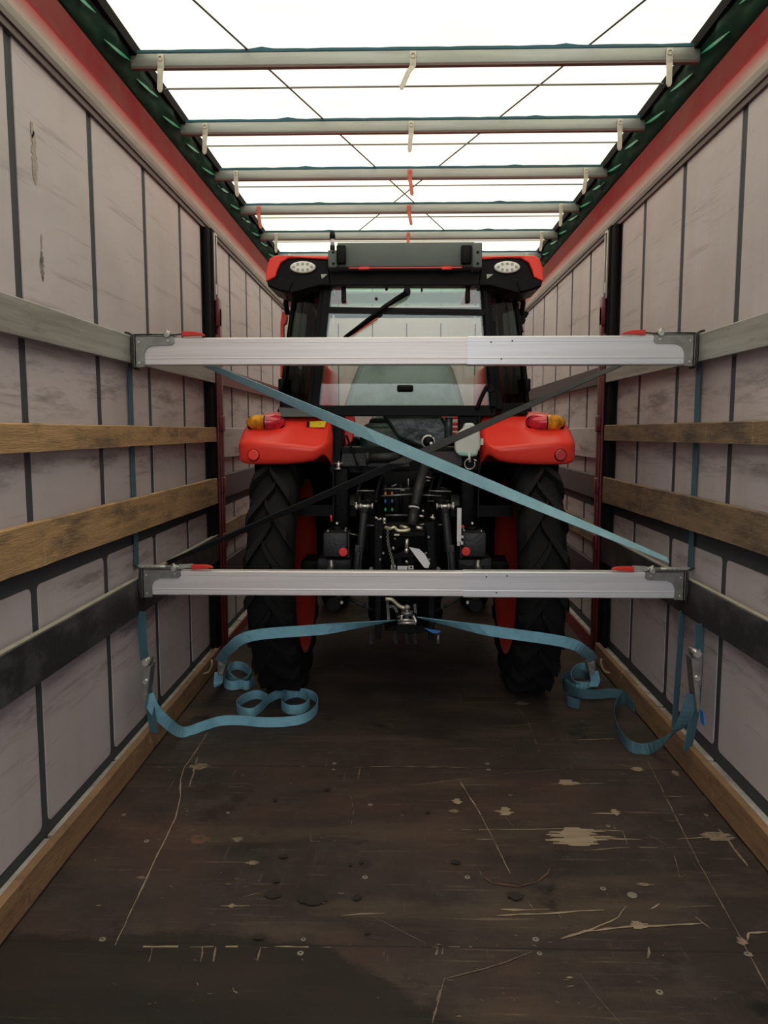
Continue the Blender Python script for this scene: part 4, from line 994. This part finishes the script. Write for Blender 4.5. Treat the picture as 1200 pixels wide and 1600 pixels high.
g.use(0).lathe([(.0,-.05),(.02,-.05),(.03,-.03),(.03,0.0)], c, 'Y', 20); g.use(1).ring(c+Vector((0,-.03,0)),(0,1,0),.029,.003,20); g.ring(c+Vector((0,-.015,0)),(0,1,0),.033,.003,20); g.disc(c+Vector((.014,-.05,-.008)),(0,-1,0),.008,.004,10); g.build('hydraulic_knob', bp)
# reservoir
g = MB('bottle_white','bottle_fluid'); q = [(711,680),(724,669),(727,661),(740,661),(744,668),(750,670),(751,700),(747,706),(746,712),(738,714),(717,712),(711,704)]
g.prism([pl(x,y,3.90) for x,y in q],(0,.08,0)); rs = g.build('reservoir', T, bevel=.012); lab(rs, 'white plastic reservoir bottle')
g = MB('bottle_fluid'); g.prism([pl(x,y,3.895) for x,y in [(713,705.5),(744,708),(743,711),(738,713),(718,711.5),(713,707)]],(0,.08,0)); lab(g.build('fluid', rs, bevel=.003), 'greenish fluid')
g = MB('bottle_white'); g.tube([pl(733,708,3.89),pl(734,722,3.89)], .006, 8); g.b2(pl(751,685,3.91),pl(754,695,3.95)); g.build('spout', rs)
g = MB('silver'); g.ring(pl(734,725,3.88),(.2,1,0),.026,.003,24,.3,5.6); g.tube([pl(740,718,3.88),pl(745,720,3.87)],.004,6); g.build('ring_clip', rs)

# hitch and linkage
def part(name, fn, *mats, par=None, lb=None, bevel=0):
    q = MB(*mats); fn(q); o = q.build(name, par or T, bevel=bevel)
    if lb: lab(o, lb)
    return o
H = 3.70
def P(x, y, Y=H): return atY(x, y, Y)
for sx in (-1,1):
    m_ = (lambda x: x) if sx < 0 else (lambda x: 1264.6-x)
    # fender strut columns and axle boxes
    def cols(g):
        a, b = P(m_(523),732,4.0), P(m_(545),830,4.0); g.b2((a.x,3.98,b.z),(b.x,4.10,a.z), bev=.01)
        a, b = P(m_(513),826,3.95), P(m_(545),834,3.95); g.b2((a.x,3.93,b.z),(b.x,4.05,a.z), bev=.004)
        c_ = P(m_(527),822,3.94); g.tube([c_+Vector((0,0,-.03)),c_+Vector((0,0,.0))], .03, 12)
    cl = part('fender_strut', cols, 'dark_cast')
    def bx(g):
        a, b = P(m_(504.5),833,3.80), P(m_(543),871,3.80); g.b2((a.x,3.80,b.z),(b.x,3.98,a.z), bev=.008)
        a, b = P(m_(546),833,3.84), P(m_(541),871,3.84); g.b2((a.x,3.83,b.z),(b.x,3.97,a.z))
        a, b = P(m_(496),872,3.9), P(m_(550),892,3.9); g.b2((a.x,3.88,b.z),(b.x,4.1,a.z), bev=.01)
    bo = part('axle_box', bx, 'grey_cast')
    part('round_cap', lambda g: (g.disc(P(536.5 if sx<0 else 728,862.5 if sx<0 else 861.5,3.795),(0,-1,0),.0225,.010,28), g.disc(P(536.5 if sx<0 else 728,862.5 if sx<0 else 861.5,3.786),(0,-1,0),.009,.003,16)), 'cap_red', par=bo, lb='round bright red cap')
    part('bolt', lambda g: [g.disc(P(m_(x),y,3.80),(0,-1,0),r,.02,8) for x,y,r in ((527,817,.007),(513,829,.004),(540,828,.004),(541,825,.003))], 'silver', par=bo)
    # tape-wrapped hose under the box
    part('wrapped_hose', lambda g: g.tube(smooth_path([P(m_(517),876,3.80),P(m_(518),884,3.79),P(m_(515),893,3.80)],4), [.012]*4+[.016]*4+[.013], 8), 'bottle_white' if 0 else 'galvanised', par=bo, lb='grey wrapped hose end')
    # axle stub flange visible between wheel and box
    part('axle_flange', lambda g: (g.b2(P(m_(470),877,4.05), P(m_(500),893,4.15)+Vector((0,.05,0)), bev=.008), g.b2(P(m_(488),881,4.04), P(m_(503),886,4.04)+Vector((0,.02,0)))), 'dark_cast')
    # lift rod with sleeve and pins
    def rod(g):
        g.tube([P(m_(571),788,H),P(m_(569),800,H)], .024, 12); g.tube([P(m_(569),800,H),P(m_(563),862,H-.02)], .019, 14)
        g.prism([P(m_(555),852,H-.035),P(m_(567),852,H-.035),P(m_(564),893,H-.035),P(m_(552),893,H-.035)],(0,.04,0)); g.tube([P(m_(560),862,H-.03),P(m_(556),905,H-.03)], .016, 10)
    lr = part('lift_rod', rod, 'grey_cast', bevel=.003)
    def pins(g):
        g.tube([P(m_(557),791,H-.02),P(m_(582),791,H-.02)], .008, 10)
        g.tube([P(m_(580.5),791,H-.02),P(m_(583),791,H-.02)], .015, 12); g.tube([P(m_(555),793,H-.02),P(m_(558),792,H-.02)], .012, 10); g.tube([P(m_(556),785,H-.02),P(m_(558),793,H-.02)], .005, 6)
        g.tube([P(m_(562),791,H-.025),P(m_(565),791,H-.025)], .013, 10); g.tube([P(m_(573),791,H-.025),P(m_(576),792,H-.025)], .012, 10)
    part('lift_pin', pins, 'silver', par=lr, lb='shiny pins')
    part('lift_arm', lambda g: (g.tube(smooth_path([P(m_(600),775,3.95),P(m_(585),782,3.85),P(m_(571),789,H)],4), [.03]*4+[.028]*4+[.022], 12)), 'dark_cast')
    # upright plates of the hitch frame
    def plate(g):
        a, b = P(m_(585),815,3.66), P(m_(596),893,3.66); g.prism([P(m_(585),815,3.66),P(m_(602),818,3.66),P(m_(598),835,3.66),P(m_(596),893,3.66),P(m_(595),1000,3.66),P(m_(586),1000,3.66)],(0,.16,0))
    pp = part('hitch_plate', plate, 'dark_cast', bevel=.004)
    part('bolt', lambda g: [g.disc(P(m_(x),y,3.66),(0,-1,0),.006,.006,8) for x,y in ((595,839),(599,864),(594,874))], 'galvanised', par=pp)
    # lower link arm and balls below the bar
    part('lower_link', lambda g: (g.tube([P(m_(560),880,3.95),P(m_(540),915,3.7),P(m_(522),948,3.5)], .022, 10), g.disc(P(m_(522),944,3.5),(0,-1,0),.035,.03,16)), 'dark_cast')
    part('link_pin', lambda g: [g.disc(P(m_(x),941,3.49),(0,-1,0),.008,.012,8) for x in (516,534)], 'silver')
    part('check_bar', lambda g: (g.b2(P(m_(572),936,3.75),P(m_(576),950,3.77)), g.tube([P(m_(545),935,3.8),P(m_(585),955,3.8)], .008, 6)), 'grey_cast')
    part('bolt_head', lambda g: g.disc(P(m_(580),889,3.66),(0,-1,0),.011,.01,8), 'galvanised')
    part('hanging_bolt', lambda g: g.tube([P(m_(580),992,3.7),P(m_(580),1006,3.7)], .007, 8), 'galvanised')
part('filler_cap', lambda g: (g.disc(P(528,733,3.96),(0,0,1),.02,.004,16), g.tube([P(529,732,3.96),P(529,723,3.96)], .010, 10), g.tube([P(522,724,3.96),P(536,724,3.96)], .004, 6), g.disc(P(529,722,3.96),(0,0,1),.006,.004,8)), 'silver')
part('red_lever', lambda g: g.tube([P(517,805,3.95),P(518,815,3.95)], .006, 6), 'cap_red')
part('red_tab', lambda g: g.b2(P(720,821,3.85),P(725,824,3.86)), 'cap_red')
# centre: top link, cross bars, remotes
def tl(g):
    g.tube([P(665,728,3.9),P(655,760,3.8),P(648,792,3.70)], [.026,.026,.022], 14); g.tube([P(648,796,3.70),P(643,822,3.66)], .024, 14)
tk = part('top_link', tl, 'grey_cast'); part('white_collar', lambda g: g.ring(P(647,793,3.69),(.15,.3,1),.024,.004,20), 'label_white', par=tk, lb='white collar')
part('top_link_bracket', lambda g: (g.prism([P(598,818,3.68),P(676,818,3.68),P(676,826,3.68),P(684,893,3.68),P(676,893,3.68),P(666,832,3.68),P(598,832,3.68)],(0,.1,0))), 'dark_cast', bevel=.003)
def rods(g):
    for x0,y0,x1,y1,r in ((602,805,637,805,.004),(668,783,702,783,.003),(670,767,705,768,.004),(655,773,690,775,.003),(558,767,585,767,.004),(565,783,590,783,.003),(545,833,560,837,.003),(573,821,588,821,.004),(684,820,692,820,.004),(600,764,640,764,.003),(596,775,650,772,.004),(638,748,638,764,.003),(665,745,674,747,.004),(666,751,672,751,.004),(612,760,620,757,.004),(625,766,633,766,.004)):
        g.tube([P(x0,y0,3.78),P(x1,y1,3.78)], r, 6)
    g.tube(smooth_path([P(655,820,3.68),P(664,820,3.68),P(669,835,3.67),P(676,856,3.67)],4), .003, 6)
part('linkage_rods', rods, 'galvanised')
part('valve_block', lambda g: (g.b2(P(596,735,4.0),P(676,760,4.1), bev=.01), g.b2(P(596,762,3.9),P(650,812,4.0), bev=.01), [g.tube([P(x,758,3.86),P(x,802,3.86)], .010, 8) for x in (602,613,626)], [g.tube(smooth_path([P(x,812,3.88),P(x-3,780,3.82),P(x+6,745,3.95)],3), .009, 8) for x in (660,672,684,560,590)]), 'dark_cast')
for y, m_, nm in ((771,'cap_orange','orange'),(783,'cap_blue','blue'),(796,'cap_green','green')):
    for x in (602.3,612.8): part('coupler_cap', lambda g: g.disc(P(x,y,3.85),(0,-1,0),.0065,.008,12,True,.010), m_, lb=f'{nm} coupler cap')
def levers(g):
    g.tube(smooth_path([P(602,824,3.62),P(610,826,3.60),P(616,824,3.60),P(622,829,3.60),P(636,829,3.60),P(640,827,3.61)],4), .008, 8)
    g.b2(P(616,834,3.61),P(624,837,3.60)); g.tube([P(625,822,3.64),P(637,825,3.62)], .008, 8)
part('pto_lever', levers, 'silver_yellow', lb='yellowish metal lever')
part('bright_fittings', lambda g: [g.tube([P(x0,y0,3.65),P(x1,y1,3.65)], r, 8) for x0,y0,x1,y1,r in ((598,812,603,812,.010),(599,817,603,817,.006),(586,808,592,812,.005),(592,812,596,810,.005),(650,824,660,826,.009),(655,806,662,807,.006),(672,808,680,810,.005),(676,804,677,812,.004),(660,797,662,800,.005),(613,855,616,858,.007),(634,876,637,880,.007),(616,841,619,843,.004))], 'silver')
part('steel_pin', lambda g: (g.tube([P(636,842,3.62),P(635.5,856,3.62)], .0085, 10), g.tube([P(635.5,857,3.62),P(635,864,3.62)], .010, 10)), 'silver')
part('pto_guard', lambda g: (g.prism([P(612,832,3.62),P(664,832,3.62),P(664,838,3.62),P(612,838,3.62)],(0,.1,0)), g.prism([P(612,866,3.66),P(650,862,3.66),P(652,870,3.66),P(612,874,3.66)],(0,.1,0)), g.lathe([(.02,-.05),(.045,-.05),(.05,0),(.05,.1)], P(633,872,3.72), 'Y', 20)), 'dark_cast', bevel=.002)
part('white_plate', lambda g: g.prism([P(639,855,3.60),P(655,858,3.60),P(664,866,3.60),P(672,880,3.60),P(669,888,3.60),P(663,887,3.60),P(650,870,3.60)],(0,.004,0)), 'label_white', lb='bent white plate')
part('serial_label', lambda g: (g.use(0).prism([P(621,884.5,3.63),P(637,884.5,3.63),P(636,890,3.63),P(621,890,3.63)],(0,.003,0)), g.prism([P(638,884,3.63),P(646,884,3.63),P(646,889.5,3.63),P(638,889.5,3.63)],(0,.003,0)), g.prism([P(611,883,3.63),P(618,883,3.63),P(618,889,3.63),P(611,889,3.63)],(0,.003,0)), g.use(1).b2(P(613,884.5,3.628),P(616,888,3.629)), g.b2(P(649-8,885,3.628),P(652-8,888,3.629))), 'label_white','frame_black', lb='pale label strip')
def chain(g, pts, r=.006):
    S_ = smooth_path(pts, 6)
    for i, q in enumerate(S_[::1]):
        n_ = Vector((1,.2,0)) if i % 2 else Vector((.2,1,0)); g.ring(q, n_, r, .0016, 8)
part('safety_chain', lambda g: chain(g,[P(606,826,3.60),P(606,845,3.60),P(609,860,3.60),P(613,876,3.60),P(615,888,3.60)]), 'galvanised')
part('side_rule', lambda g: (g.b2(P(714.5,794,3.70),P(720,846,3.72)), g.b2(P(714.5,846,3.70),P(718,852,3.72)), g.b2(P(721,837,3.70),P(723.5,840,3.72)), g.b2(P(720,846,3.70),P(723,850,3.72))), 'silver', lb='bright flat upright bar')
# drawbar below the lower load bar
def db(g):
    g.b2((CX-.045,3.58,.50),(CX+.045,4.2,.54)); g.b2((CX-.05,3.56,.57),(CX+.05,3.75,.60)); g.prism([P(600,986,3.70),P(615,978,3.70),P(660,978,3.70),P(668,988,3.70),P(640,992,3.70),P(628,986,3.70)],(0,.2,0))
dr = part('drawbar', db, 'dark_cast', bevel=.003)
part('drawbar_lever', lambda g: g.tube(smooth_path([P(602,936,3.55),P(612,937,3.55),P(617,941,3.55),P(624,947,3.55),P(632,950,3.55),P(640,949,3.55)],4), .009, 10), 'silver_yellow', par=dr, lb='pale yellowish bent lever')
part('drawbar_pin', lambda g: (g.tube([P(636,945,3.55),P(636,975,3.55)], .010, 12), g.tube([P(636,955,3.55),P(636,960,3.55)], .028, 14), g.tube([P(636,948,3.55),P(636,951,3.55)], .016, 12)), 'galvanised', par=dr)
def shackle(g):
    g.ring(P(634,970,3.54),(0,.35,1),.036,.005,28); g.ring(P(636,974,3.54),(0,.3,1),.040,.005,28)
    g.tube([P(622,964,3.54),P(628,962,3.53),P(626,972,3.53)], .006, 8); g.tube([P(645,962,3.54),P(650,970,3.53),P(648,976,3.53)], .007, 8)
part('shackle', shackle, 'silver', par=dr)
for q_ in ([P(605,938,3.56),P(606,950,3.56),P(607,962,3.56),P(607,968,3.56)],[P(606,948,3.58),P(614,948,3.58),P(620,955,3.58),P(621,968,3.58)],[P(648,946,3.58),P(649,958,3.58),P(647,966,3.58)]):
    part('drawbar_chain', lambda g: chain(g,q_,.006), 'galvanised', par=dr)
for x in (581,618,648,636): part('hanging_chain', lambda g: chain(g,[P(x,988,3.62),P(x-1,996,3.62),P(x+1,1004,3.62)],.007), 'grey_cast', par=dr)
tag(MB('strap_label').prism([P(662,981,3.55),P(676,984,3.55),P(689,986,3.55),P(684,990,3.55),P(676,989,3.55),P(670,986,3.55)],(0,.003,0)).build('strap_end'), 'short bright blue strap end hanging at the drawbar', 'strap')
